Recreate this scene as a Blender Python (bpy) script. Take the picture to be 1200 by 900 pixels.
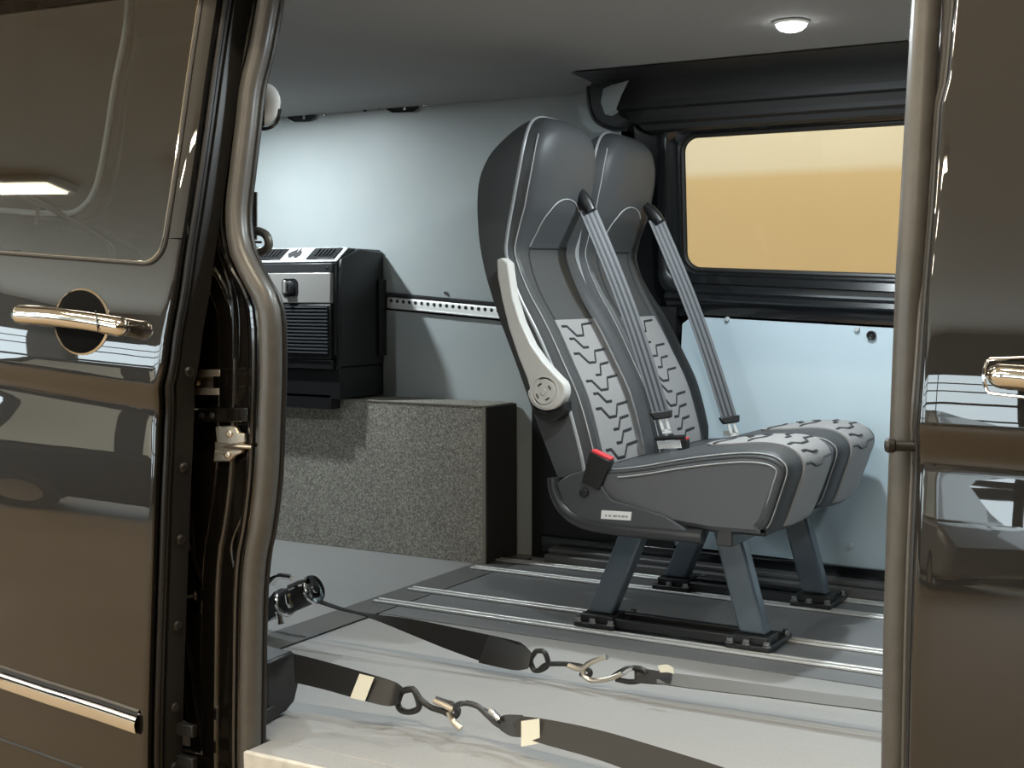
import bpy, math, random
from mathutils import Vector, Matrix
random.seed(4)
for o in list(bpy.data.objects): bpy.data.objects.remove(o)
SC = bpy.context.scene
COL = SC.collection
PI = math.pi

# ------------------------------------------------------------------ camera, world, light, exposure
FPX, EYE = 1550.0, 0.85
PITCH, YAW = math.radians(4.06), math.radians(30.0)
cd = bpy.data.cameras.new('camera'); cam = bpy.data.objects.new('camera', cd); COL.objects.link(cam)
cd.sensor_width = 36.0; cd.lens = FPX / 1200 * 36; cd.clip_start = 0.05; cd.clip_end = 100
cam.location = (0, 0, EYE); cam.rotation_euler = (PI/2 - PITCH, 0, YAW)
SC.camera = cam
vs = SC.view_settings
vs.view_transform = 'Standard'; vs.look = 'None'; vs.gamma = 1.0; vs.use_curve_mapping = False
vs.exposure = 0.0
W = bpy.data.worlds.new('world'); SC.world = W; W.use_nodes = True
W.node_tree.nodes['Background'].inputs[0].default_value = (1.0, 0.93, 0.82, 1)
W.node_tree.nodes['Background'].inputs[1].default_value = 0.25

COOL = (0.86, 0.96, 1.0); WARM = (1.0, 0.87, 0.68)
SPOT_W = (12.5, 14.0, 8.0, 4.0, 9.0)   # interior ceiling spotlights
TUBE_W = 85.0          # each workshop ceiling fitting
DAY_E = 8.0             # daylight behind the glazed roller doors
SPOTS = [(-1.00, 3.03), (-2.95, 3.10), (-1.0, 2.15), (-2.8, 2.15), (0.15, 2.7)]
TUBES = [(-9.0, -3.2), (-6.0, -3.2), (-3.0, -3.2), (0.5, -3.2), (-9.0, 0.3), (-4.4, 0.3), (-0.6, 0.3), (-2.0, 4.6), (1.4, 4.6)]

def area_light(name, loc, sx, sy, watts, color, rot=(0, 0, 0), shape='RECTANGLE'):
    l = bpy.data.lights.new(name, 'AREA'); l.shape = shape; l.size = sx; l.size_y = sy; l.energy = watts; l.color = color
    o = bpy.data.objects.new(name, l); o.location = loc; o.rotation_euler = rot; COL.objects.link(o); return o

# ------------------------------------------------------------------ points on real planes of the van
fh = Vector((-math.sin(YAW), math.cos(YAW), 0)); rt = Vector((math.cos(YAW), math.sin(YAW), 0)); zz = Vector((0, 0, 1))
fw = fh*math.cos(PITCH) - zz*math.sin(PITCH); up = zz*math.cos(PITCH) + fh*math.sin(PITCH); CAM = Vector((0, 0, EYE))
def at(u, v, y):        # survey point: where the sight line (u, v) meets the upright plane at depth y
    d = fw + rt*((u-600)/FPX) - up*((v-450)/FPX); return CAM + d*(y/d.y)
def atz(u, v, z=0.0):   # the same on a level plane
    d = fw + rt*((u-600)/FPX) - up*((v-450)/FPX); return CAM + d*((z-EYE)/d.z)
def lerp(tab, t):
    if t <= tab[0][0]: return tab[0][1]
    for (a, p), (b, q) in zip(tab, tab[1:]):
        if t <= b: return p + (q-p)*(t-a)/(b-a)
    return tab[-1][1]
def smooth(tab, t):     # catmull-rom through a table
    n = len(tab)
    if t <= tab[0][0]: return tab[0][1]
    if t >= tab[-1][0]: return tab[-1][1]
    for i in range(n-1):
        if t <= tab[i+1][0]:
            x0, p0 = tab[max(i-1, 0)]; x1, p1 = tab[i]; x2, p2 = tab[i+1]; x3, p3 = tab[min(i+2, n-1)]
            h = x2-x1; s = (t-x1)/h
            m1 = (p2-p0)/(x2-x0)*h; m2 = (p3-p1)/(x3-x1)*h
            return (2*s**3-3*s*s+1)*p1+(s**3-2*s*s+s)*m1+(-2*s**3+3*s*s)*p2+(s**3-s*s)*m2
def spline(pts, per=6): # catmull-rom polyline through 3D points
    pts = [Vector(p) for p in pts]; out = []
    for i in range(len(pts)-1):
        p0 = pts[max(i-1, 0)]; p1 = pts[i]; p2 = pts[i+1]; p3 = pts[min(i+2, len(pts)-1)]
        for k in range(per):
            s = k/per
            out.append(0.5*((2*p1)+(p2-p0)*s+(2*p0-5*p1+4*p2-p3)*s*s+(3*p1-p0-3*p2+p3)*s**3))
    out.append(pts[-1]); return out

# ------------------------------------------------------------------ materials
def mat(name, col, rough=0.5, metal=0.0, coat=0.0, coat_rough=0.03, spec=0.5, noise=None, bump=None, sheen=0.0, ior=None):
    """noise = (scale, second colour, detail); bump = (scale, strength)"""
    m = bpy.data.materials.new(name); m.use_nodes = True; nt = m.node_tree; b = nt.nodes['Principled BSDF']
    I = b.inputs
    I['Base Color'].default_value = (*col, 1); I['Roughness'].default_value = rough; I['Metallic'].default_value = metal
    I['Coat Weight'].default_value = coat; I['Coat Roughness'].default_value = coat_rough; I['Specular IOR Level'].default_value = spec
    I['Sheen Weight'].default_value = sheen
    if ior: I['Coat IOR'].default_value = ior
    tc = nt.nodes.new('ShaderNodeTexCoord')
    if noise:
        n = nt.nodes.new('ShaderNodeTexNoise'); n.inputs['Scale'].default_value = noise[0]; n.inputs['Detail'].default_value = noise[2] if len(noise) > 2 else 3
        r = nt.nodes.new('ShaderNodeValToRGB'); r.color_ramp.elements[0].position = 0.36; r.color_ramp.elements[1].position = 0.64
        r.color_ramp.elements[0].color = (*col, 1); r.color_ramp.elements[1].color = (*noise[1], 1)
        nt.links.new(tc.outputs['Object'], n.inputs['Vector']); nt.links.new(n.outputs['Fac'], r.inputs[0]); nt.links.new(r.outputs[0], I['Base Color'])
    if bump:
        n2 = nt.nodes.new('ShaderNodeTexNoise'); n2.inputs['Scale'].default_value = bump[0]; n2.inputs['Detail'].default_value = 2
        bp = nt.nodes.new('ShaderNodeBump'); bp.inputs['Strength'].default_value = bump[1]; bp.inputs['Distance'].default_value = 0.002
        nt.links.new(tc.outputs['Object'], n2.inputs['Vector']); nt.links.new(n2.outputs['Fac'], bp.inputs['Height']); nt.links.new(bp.outputs['Normal'], I['Normal'])
        if coat: nt.links.new(bp.outputs['Normal'], I['Coat Normal'])
    return m
def emit(name, col, s):
    m = bpy.data.materials.new(name); m.use_nodes = True; nt = m.node_tree; nt.nodes.remove(nt.nodes['Principled BSDF'])
    e = nt.nodes.new('ShaderNodeEmission'); e.inputs[0].default_value = (*col, 1); e.inputs[1].default_value = s
    nt.links.new(e.outputs[0], nt.nodes['Material Output'].inputs[0]); return m
def glass(name, tint, ior):
    m = bpy.data.materials.new(name); m.use_nodes = True; nt = m.node_tree; nt.nodes.remove(nt.nodes['Principled BSDF'])
    t = nt.nodes.new('ShaderNodeBsdfTransparent'); t.inputs[0].default_value = (*tint, 1)
    g = nt.nodes.new('ShaderNodeBsdfGlossy'); g.inputs['Roughness'].default_value = 0.015
    f = nt.nodes.new('ShaderNodeFresnel'); f.inputs[0].default_value = ior
    x = nt.nodes.new('ShaderNodeMixShader')
    nt.links.new(f.outputs[0], x.inputs[0]); nt.links.new(t.outputs[0], x.inputs[1]); nt.links.new(g.outputs[0], x.inputs[2])
    nt.links.new(x.outputs[0], nt.nodes['Material Output'].inputs[0]); return m
M = {}
M['paint'] = mat('dark_brown_black_paint', (0.008, 0.0065, 0.005), 0.5, 0.0, 1.0, 0.010, spec=0.16, noise=(900, (0.012, 0.010, 0.008)), bump=(14, 0.012), ior=1.75)
M['body'] = mat('gloss_black_body', (0.006, 0.005, 0.004), 0.16, 0.0, 1.0, 0.04, ior=1.6)
M['frame_black'] = mat('gloss_black_steel', (0.007, 0.008, 0.009), 0.22, 0.0, 0.6, 0.08)
M['satin'] = mat('satin_black_plastic', (0.014, 0.014, 0.014), 0.42)
M['rubber'] = mat('grey_brown_rubber', (0.074, 0.068, 0.060), 0.42, 0.0, 0.2, 0.25, noise=(30, (0.084, 0.078, 0.069)))
M['rubber_dark'] = mat('dark_rubber', (0.016, 0.015, 0.014), 0.4)
M['roof_trim'] = mat('grey_black_roof_trim', (0.032, 0.032, 0.033), 0.5)
M['strap_grey_sheen'] = mat('black_webbing_grey_sheen', (0.10, 0.097, 0.09), 0.5, bump=(700, 0.2))  # black webbing, the sheen of its flat side painted in as grey
M['strap_brown_reflection'] = mat('black_webbing_brown_reflection', (0.024, 0.021, 0.017), 0.6, bump=(700, 0.3))  # black webbing with a brownish reflection put into the colour
M['recess'] = mat('recess_shade_black', (0.004, 0.004, 0.004), 0.85, spec=0.1)  # flat black painted for the shade inside the handle cup
M['chrome'] = mat('chrome', (0.86, 0.85, 0.83), 0.05, 1.0)
M['alu'] = mat('brushed_aluminium', (0.80, 0.79, 0.76), 0.42, 0.55)
M['zinc'] = mat('yellowish_zinc_steel', (0.62, 0.55, 0.45), 0.34, 1.0)
M['steel'] = mat('bright_steel', (0.7, 0.69, 0.66), 0.22, 1.0)
M['lining'] = mat('grey_laminate_lining', (0.50, 0.545, 0.55), 0.42, noise=(9, (0.52, 0.56, 0.56)), bump=(300, 0.03))
M['panel_blue'] = mat('light_blue_grey_panel', (0.52, 0.63, 0.69), 0.42, noise=(7, (0.54, 0.65, 0.71)), bump=(300, 0.03))
M['headliner'] = mat('grey_headliner_fabric', (0.37, 0.365, 0.36), 0.9, noise=(420, (0.42, 0.415, 0.41)), bump=(500, 0.3))
M['floor'] = mat('grey_vinyl_floor', (0.30, 0.297, 0.290), 0.42, noise=(260, (0.33, 0.327, 0.32)), bump=(350, 0.04))
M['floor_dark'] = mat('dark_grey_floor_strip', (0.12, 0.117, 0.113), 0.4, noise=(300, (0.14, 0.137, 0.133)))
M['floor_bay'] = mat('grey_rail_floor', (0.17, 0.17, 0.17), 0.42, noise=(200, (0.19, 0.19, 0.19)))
M['ply'] = mat('pale_board_edge', (0.62, 0.60, 0.55), 0.6, noise=(40, (0.55, 0.53, 0.48)))
M['leather'] = mat('charcoal_leatherette', (0.062, 0.065, 0.068), 0.5, spec=0.35, bump=(260, 0.10))
M['leather_side'] = mat('charcoal_side_vinyl', (0.080, 0.084, 0.088), 0.5, spec=0.35, bump=(320, 0.10))
M['cloth'] = mat('dark_grey_seat_cloth', (0.098, 0.102, 0.108), 0.8, noise=(700, (0.125, 0.128, 0.136)), bump=(900, 0.25))
M['insert'] = mat('mid_grey_perforated_cloth', (0.27, 0.262, 0.258), 0.75, noise=(900, (0.31, 0.302, 0.298)), bump=(800, 0.2))
M['groove'] = mat('dark_grey_groove', (0.028, 0.028, 0.030), 0.7)
M['piping'] = mat('silver_piping', (0.36, 0.37, 0.38), 0.35)
M['thread'] = mat('pale_grey_thread', (0.42, 0.42, 0.42), 0.6)
M['arm'] = mat('light_grey_plastic', (0.60, 0.59, 0.56), 0.38, noise=(60, (0.62, 0.61, 0.58)))
M['leg'] = mat('slate_powder_coat', (0.085, 0.112, 0.138), 0.32, 0.0, 0.5, 0.15)
M['tube'] = mat('dark_grey_frame', (0.045, 0.046, 0.048), 0.33, 0.2)
M['plate'] = mat('dark_grey_side_plastic', (0.060, 0.064, 0.070), 0.5)
M['strap'] = mat('black_webbing', (0.012, 0.012, 0.012), 0.75, spec=0.22, bump=(700, 0.3))
M['belt'] = mat('grey_belt_webbing', (0.13, 0.135, 0.145), 0.5)
M['belt_dark'] = mat('charcoal_belt_webbing', (0.035, 0.037, 0.042), 0.5)
M['red'] = mat('red_button_plastic', (0.72, 0.05, 0.06), 0.4)
M['white'] = mat('white_label', (0.82, 0.82, 0.80), 0.5)
M['cream'] = mat('cream_label', (0.76, 0.73, 0.60), 0.6)
M['print'] = mat('grey_label_print', (0.35, 0.35, 0.36), 0.6)
M['heater'] = mat('black_heater_plastic', (0.013, 0.013, 0.014), 0.38)
M['heater_grey'] = mat('grey_heater_panel', (0.40, 0.39, 0.37), 0.4, 0.35)
M['heater_top'] = mat('pale_heater_top', (0.62, 0.64, 0.63), 0.35)
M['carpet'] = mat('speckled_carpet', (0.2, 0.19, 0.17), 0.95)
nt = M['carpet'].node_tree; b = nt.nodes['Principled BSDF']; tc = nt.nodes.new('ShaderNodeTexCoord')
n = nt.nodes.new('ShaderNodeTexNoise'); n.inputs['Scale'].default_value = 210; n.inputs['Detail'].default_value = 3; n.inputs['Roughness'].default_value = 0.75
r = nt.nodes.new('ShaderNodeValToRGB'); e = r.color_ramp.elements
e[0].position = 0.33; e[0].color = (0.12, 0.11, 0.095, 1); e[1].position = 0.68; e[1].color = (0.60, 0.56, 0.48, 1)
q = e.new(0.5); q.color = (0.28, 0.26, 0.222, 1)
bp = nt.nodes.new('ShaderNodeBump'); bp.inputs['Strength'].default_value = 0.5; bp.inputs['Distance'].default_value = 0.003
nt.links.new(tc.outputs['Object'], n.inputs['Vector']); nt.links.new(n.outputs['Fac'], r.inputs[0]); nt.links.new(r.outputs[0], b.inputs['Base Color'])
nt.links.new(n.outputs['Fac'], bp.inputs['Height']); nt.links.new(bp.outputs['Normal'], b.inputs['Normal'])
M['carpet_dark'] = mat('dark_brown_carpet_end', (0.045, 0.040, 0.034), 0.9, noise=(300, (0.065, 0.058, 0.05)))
M['edge_tan'] = mat('tan_edge_strip', (0.24, 0.215, 0.17), 0.6)
M['side_glass'] = glass('tinted_side_glass', (0.75, 0.75, 0.73), 2.3)
M['far_glass'] = glass('clear_window_glass', (0.93, 0.94, 0.92), 1.25)
M['lens'] = emit('spotlight_lens', (0.97, 1.0, 1.0), 14.0)
M['tube_light'] = emit('tube_light', (1.0, 0.86, 0.62), 9.0)
M['daylight'] = emit('daylight_glazing', (0.80, 0.94, 1.0), DAY_E)
M['ground'] = mat('tan_workshop_floor', (0.29, 0.21, 0.115), 0.5, noise=(0.8, (0.34, 0.25, 0.145), 6))
M['shop_wall'] = mat('brown_workshop_wall', (0.075, 0.060, 0.045), 0.8, noise=(2, (0.09, 0.072, 0.054)))
M['shop_ceiling'] = mat('workshop_ceiling', (0.74, 0.69, 0.60), 0.9)
M['car_dark'] = mat('dark_car_paint', (0.010, 0.010, 0.011), 0.6, spec=0.15)
M['car_glass'] = mat('silvery_car_glass', (0.80, 0.90, 0.92), 0.3, 0.9, 0)
M['car_silver'] = mat('silver_car_paint', (0.45, 0.47, 0.48), 0.35, 0.5, 1)

# ------------------------------------------------------------------ mesh building
class MB:
    def __init__(s): s.v = []; s.f = []
    def add(s, vs_, fs):
        k = len(s.v); s.v += [Vector(p) for p in vs_]; s.f += [tuple(i+k for i in f) for f in fs]; return s
    def box(s, a, b):
        x0, y0, z0 = a; x1, y1, z1 = b
        return s.hexa([(x0,y0,z0),(x1,y0,z0),(x1,y1,z0),(x0,y1,z0),(x0,y0,z1),(x1,y0,z1),(x1,y1,z1),(x0,y1,z1)])
    def hexa(s, p): return s.add(p, [(0,3,2,1),(4,5,6,7),(0,1,5,4),(1,2,6,5),(2,3,7,6),(3,0,4,7)])
    def grid(s, rows, flip=False):
        n, m = len(rows), len(rows[0]); vs_ = [p for r_ in rows for p in r_]; fs = []
        for i in range(n-1):
            for j in range(m-1):
                q_ = (i*m+j, i*m+j+1, (i+1)*m+j+1, (i+1)*m+j); fs.append(q_[::-1] if flip else q_)
        return s.add(vs_, fs)
    def prism(s, pts, d):               # polygon (3D points in a plane) pushed along d
        d = Vector(d); n = len(pts); p = [Vector(q_) for q_ in pts]
        vs_ = p + [q_+d for q_ in p]
        return s.add(vs_, [tuple(range(n))[::-1], tuple(range(n, 2*n))] + [(i, (i+1) % n, n+(i+1) % n, n+i) for i in range(n)])
    def tube(s, pts, r, n=10, closed=False, caps=True, flat=1.0, ref=None):
        pts = [Vector(p) for p in pts]; m = len(pts); vs_ = []; prev = None
        for i, p in enumerate(pts):
            if closed: t = pts[(i+1) % m]-pts[i-1]
            else: t = pts[min(i+1, m-1)]-pts[max(i-1, 0)]
            t.normalize()
            a = Vector(ref) if ref else (prev if prev is not None else (Vector((0, 0, 1)) if abs(t.z) < 0.9 else Vector((0, 1, 0))))
            a = (a - t*a.dot(t)); a.normalize(); prev = a; b_ = t.cross(a)
            rr = r[i] if isinstance(r, (list, tuple)) else r
            for k in range(n):
                c = 2*PI*k/n; vs_.append(p + a*(rr*math.cos(c)*flat) + b_*(rr*math.sin(c)))
        fs = []
        for i in range(m if closed else m-1):
            j = (i+1) % m
            for k in range(n): fs.append((i*n+k, i*n+(k+1) % n, j*n+(k+1) % n, j*n+k))
        if caps and not closed: fs += [tuple(range(n))[::-1], tuple((m-1)*n+k for k in range(n))]
        return s.add(vs_, fs)
    def cyl(s, c, axis, r, h, n=20, r2=None):
        c = Vector(c); ax = Vector(axis).normalized(); return s.tube([c, c+ax*h], [r, r if r2 is None else r2], n)
    def lathe(s, c, axis, prof, n=24):  # prof: (radius, distance along axis)
        c = Vector(c); ax = Vector(axis).normalized(); a = ax.orthogonal().normalized(); b_ = ax.cross(a); vs_ = []; m = len(prof)
        for r_, h in prof:
            for k in range(n):
                t = 2*PI*k/n; vs_.append(c + ax*h + (a*math.cos(t)+b_*math.sin(t))*max(r_, 1e-5))
        fs = [(i*n+k, i*n+(k+1) % n, (i+1)*n+(k+1) % n, (i+1)*n+k) for i in range(m-1) for k in range(n)]
        fs += [tuple(range(n))[::-1], tuple((m-1)*n+k for k in range(n))]
        return s.add(vs_, fs)
    def ribbon(s, L, R, th=0.002):      # strip between two edge lines, with thickness
        L = [Vector(p) for p in L]; R = [Vector(p) for p in R]; n = len(L); vs_ = []
        for i in range(n):
            t = (L[min(i+1, n-1)]-L[max(i-1, 0)]).normalized(); nn = t.cross(R[i]-L[i]); nn = nn.normalized()*th/2 if nn.length > 1e-9 else Vector((0, 0, th/2))
            vs_ += [L[i]+nn, R[i]+nn, R[i]-nn, L[i]-nn]
        fs = [(4*i+k, 4*i+(k+1) % 4, 4*i+4+(k+1) % 4, 4*i+4+k) for i in range(n-1) for k in range(4)]
        fs += [(3, 2, 1, 0), (4*n-4, 4*n-3, 4*n-2, 4*n-1)]
        return s.add(vs_, fs)
    def build(s, name, m, parent=None, bevel=0, smooth_=True, seg=2, label=None, loc=None, sharp=35):
        org = ORG.get(parent, Vector((0, 0, 0))) if parent else Vector(loc if loc else (0, 0, 0))
        me = bpy.data.meshes.new(name); me.from_pydata([tuple(p-org) for p in s.v], [], s.f); me.validate(); me.update()
        me.materials.append(M[m] if isinstance(m, str) else m)
        import bmesh
        bm = bmesh.new(); bm.from_mesh(me); bmesh.ops.recalc_face_normals(bm, faces=bm.faces[:])
        for f in bm.faces: f.smooth = smooth_
        lim = math.radians(sharp)
        for ed in bm.edges:
            if len(ed.link_faces) == 2 and ed.calc_face_angle(0) > lim: ed.smooth = False
        bm.to_mesh(me); bm.free()
        o = bpy.data.objects.new(name, me); COL.objects.link(o)
        if parent: o.parent = parent; ORG[o] = org
        else: o.location = org; ORG[o] = org
        if bevel:
            bv = o.modifiers.new('bevel', 'BEVEL'); bv.width = bevel; bv.segments = seg; bv.limit_method = 'ANGLE'; bv.angle_limit = math.radians(40)
        if label: o['label'] = label
        return o
ORG = {}
def thing(name, label, cat, loc=(0, 0, 0), group=None):
    o = bpy.data.objects.new(name, None); COL.objects.link(o); o.location = loc; o.empty_display_size = 0.05
    ORG[o] = Vector(loc); return tag(o, label, cat, group)
def tag(o, label, cat, group=None):
    o['label'] = label; o['category'] = cat
    if group: o['group'] = group
    return o
def struct(o): o['kind'] = 'structure'; return o
def roundrect(u0, u1, v0, v1, r, n=6):
    out = []
    for cx, cy, a0 in ((u1-r, v1-r, 0), (u0+r, v1-r, PI/2), (u0+r, v0+r, PI), (u1-r, v0+r, 1.5*PI)):
        for k in range(n+1):
            a = a0 + PI/2*k/n; out.append((cx+r*math.cos(a), cy+r*math.sin(a)))
    return out

# ================================================================== WORKSHOP AROUND THE VAN
GZ = -0.56
struct(MB().box((-15, -10, GZ-0.1), (9, 6.4, GZ)).build('floor_workshop', 'ground'))
struct(MB().box((-15, -10, 3.9), (9, 6.4, 4.0)).build('ceiling_workshop', 'shop_ceiling'))
struct(MB().box((-15.1, -10, GZ), (-15, 6.4, 4.0)).build('wall_workshop_left', 'shop_wall'))
d = struct(MB().box((-14.99, -9.2, 0.0), (-14.97, -3.2, 2.9)).build('window_5', 'daylight')); bars = MB()
for k in range(1, 5): bars.box((-14.97, -9.2, k*0.58-0.04), (-14.94, -3.2, k*0.58+0.04))
for k in range(1, 5): bars.box((-14.97, -9.2+1.2*k-0.06, 0.0), (-14.94, -9.2+1.2*k+0.06, 2.9))
bars.build('glazing_bars', 'satin', d)
struct(MB().box((9, -10, GZ), (9.1, 6.4, 4.0)).build('wall_workshop_right', 'shop_wall'))
# back wall with three glazed roller doors
doors = [(-14.9, -9.2), (-8.2, -6.0), (-5.0, -0.6)]
w = MB(); x = -15
for a, b_ in doors:
    w.box((x, -10.1, GZ), (a, -10, 4)); w.box((a, -10.1, 2.9), (b_, -10, 4)); w.box((a, -10.1, GZ), (b_, -10, 0.1)); x = b_
w.box((x, -10.1, GZ), (9, -10, 4)); struct(w.build('wall_workshop_back', 'shop_wall'))
for i, (a, b_) in enumerate(doors):
    d = struct(MB().box((a, -10.08, 0.1), (b_, -10.06, 2.9)).build('window_%d' % (i+2), 'daylight'))
    bars = MB()
    for k in range(1, 5): bars.box((a, -10.05, 0.1+k*0.56-0.04), (b_, -10.0, 0.1+k*0.56+0.04))
    for k in range(1, 3): xx = a+(b_-a)*k/3; bars.box((xx-0.05, -10.05, 0.1), (xx+0.05, -10.0, 2.9))
    bars.build('glazing_bars', 'satin', d)
# wall seen through the far window: cream above, tan below
M['two_tone'] = mat('two_tone_wall', (0.64, 0.54, 0.38), 0.85)
nt = M['two_tone'].node_tree; b = nt.nodes['Principled BSDF']; tc = nt.nodes.new('ShaderNodeTexCoord'); sp = nt.nodes.new('ShaderNodeSeparateXYZ'); r = nt.nodes.new('ShaderNodeValToRGB')
mp = nt.nodes.new('ShaderNodeMapRange'); mp.inputs['From Min'].default_value = 1.0; mp.inputs['From Max'].default_value = 1.8
nt.links.new(tc.outputs['Object'], sp.inputs[0]); nt.links.new(sp.outputs['Z'], mp.inputs['Value']); nt.links.new(mp.outputs[0], r.inputs[0]); nt.links.new(r.outputs[0], b.inputs['Base Color'])
r.color_ramp.elements[0].position = 0.50; r.color_ramp.elements[0].color = (0.64, 0.52, 0.32, 1); r.color_ramp.elements[1].position = 0.56; r.color_ramp.elements[1].color = (0.72, 0.69, 0.58, 1)
struct(MB().box((-15, 6.3, GZ), (9, 6.4, 4.0)).build('wall_workshop_far', 'two_tone'))
for i, (x, y) in enumerate(TUBES):
    far_side = y > 4
    z = 3.86
    t = thing('ceiling_light', 'long strip light on the workshop ceiling', 'light', (x, y, z), 'workshop strip lights')
    MB().box((x-0.85, y-0.16, z-0.05), (x+0.85, y+0.16, z+0.04)).build('housing', 'white', t, 0.01)
    MB().box((x-0.8, y-0.12, z-0.062), (x+0.8, y+0.12, z-0.05)).build('diffuser', 'tube_light', t)
    area_light('strip_lamp', (x, y, z-0.075), 1.6, 0.24, TUBE_W, WARM)
# parked cars on the other side of the workshop
def car(loc, rz, paint, label):
    c, s_ = math.cos(rz), math.sin(rz)
    t = bpy.data.objects.new('car', None); COL.objects.link(t); t.location = loc; t.rotation_euler = (0, 0, rz); ORG[t] = Vector((0, 0, 0)); tag(t, label, 'car')
    side = [(-2.1, 0.3), (-2.15, 0.7), (-2.0, 1.0), (-1.75, 1.05), (-1.3, 1.5), (0.3, 1.52), (1.0, 1.05), (1.9, 0.85), (2.1, 0.6), (2.1, 0.3)]
    rows = []
    for yy, k in ((-0.85, 0.0), (-0.88, 0.4), (-0.78, 1.0), (0.78, 1.0), (0.88, 0.4), (0.85, 0.0)): pass
    b_ = MB(); lower = [(-2.1, 0.3), (-2.15, 0.7), (-2.0, 0.98), (1.0, 1.02), (1.9, 0.85), (2.1, 0.6), (2.1, 0.3)]
    b_.prism([(x, -0.88, z) for x, z in lower], (0, 1.76, 0))
    top = [(-1.8, 0.98), (-1.35, 1.48), (0.2, 1.5), (1.0, 1.02)]
    b_.hexa([(-1.85, -0.84, 0.97), (1.0, -0.84, 0.99), (1.0, 0.84, 0.99), (-1.85, 0.84, 0.97), (-1.3, -0.62, 1.48), (0.15, -0.62, 1.5), (0.15, 0.62, 1.5), (-1.3, 0.62, 1.48)])
    b_.build('body', paint, t, 0.06)
    g = MB()
    for sg in (-1, 1):
        for x0, x1 in ((-1.55, -0.62), (-0.40, 0.74)):
            h = lambda x_, z_: (x_, sg*(0.845-(z_-0.98)*0.42), z_)
            lo0, lo1 = x0, x1; hi0 = max(x0+0.25, -1.25) if x0 < -1 else x0; hi1 = x1 if x1 < 0 else x1-0.6
            g.prism([h(lo0, 1.02), h(lo1, 1.02), h(hi1, 1.42), h(hi0, 1.42)], (0, sg*0.012, 0))
    g.prism([(0.98, -0.7, 1.04), (0.98, 0.7, 1.04), (0.3, 0.56, 1.44), (0.3, -0.56, 1.44)], (0.02, 0, 0.02))
    g.build('windows', 'car_glass', t)
    for sx in (-1.35, 1.3):
        for sy in (-0.8, 0.8):
            wl = MB().cyl((sx, sy-0.1, 0.31), (0, 1, 0), 0.31, 0.2, 28).build('wheel', 'rubber_dark', t, 0.02)
            MB().cyl((sx, sy-0.11, 0.31), (0, 1, 0), 0.19, 0.22, 20).build('wheel_rim', 'steel', wl)
    return t
car((-7.7, -4.8, GZ), -0.78, 'car_dark', 'dark parked car mirrored in the sliding door')
car((-3.9, -8.2, GZ), PI+0.25, 'car_silver', 'silver parked car mirrored in the front door')

# ================================================================== VAN SHELL
CEIL = 1.455
def yw(z): return 3.67 - 0.085*max(0, z-0.80)        # far side leans inward above the belt line
struct(MB().box((-3.6, 1.90, -0.055), (0.9, 3.68, -0.001)).build('floor', 'floor', bevel=0.004))
# rail bay of the floor: a slightly darker field with a dark cross strip at its rear end
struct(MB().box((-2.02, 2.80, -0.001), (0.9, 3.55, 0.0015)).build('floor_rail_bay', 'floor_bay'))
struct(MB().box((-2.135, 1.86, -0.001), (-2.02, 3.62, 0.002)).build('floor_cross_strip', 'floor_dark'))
struct(MB().box((-2.0215, 1.86, -0.001), (-2.0185, 3.62, 0.0028)).build('floor_seam', 'satin'))
struct(MB().box((-1.625, 1.835, -0.034), (-0.46, 1.90, -0.001)).build('trim_floor_lip', 'floor', bevel=0.003))
struct(MB().box((-1.628, 1.824, -0.036), (-0.455, 1.836, -0.0015)).build('trim_floor_edge', 'ply', bevel=0.003))
# headliner
rows = []
for i in range(25):
    y = 1.90 + (3.66-1.90)*i/24; k = (y-2.75)/0.9
    rows.append([Vector((x, y, CEIL + 0.02*(1-min(1, k*k)) - (0.012 if y > 3.58 else 0))) for x in (-3.6, -2.0, -0.5, 0.9)])
c = MB().grid(rows); c.grid([[p+Vector((0, 0, 0.03)) for p in r_] for r_ in rows]); struct(c.build('ceiling', 'headliner'))
# unseen closing walls; rear and front added to stop workshop light leaks
struct(MB().box((-3.66, 1.8, -0.5), (-3.6, 3.75, 1.6)).build('wall_rear', 'satin'))
struct(MB().box((0.9, 1.8, -0.5), (0.96, 3.75, 1.6)).build('wall_front_light_stop', 'satin'))
struct(MB().box((-3.66, 1.80, 1.49), (0.96, 3.75, 1.53)).build('wall_roof', 'paint'))
# steel body side behind the linings, with the window opening
WX0, WX1 = -1.535, -0.25
wt_ = 1.303
def belt(x): return 0.912 - 0.040*(x+1.52)           # lower window edge drops slightly to the front
b_ = MB()
b_.box((-3.6, 3.70, -0.5), (WX0-0.03, 3.76, 1.5)); b_.box((WX1+0.03, 3.70, -0.5), (0.9, 3.76, 1.5))
b_.box((WX0-0.03, 3.70, -0.5), (WX1+0.03, 3.76, 0.80)); b_.box((WX0-0.03, 3.64, wt_+0.02), (WX1+0.03, 3.76, 1.5))
struct(b_.build('wall_far_body', 'frame_black'))
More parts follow.
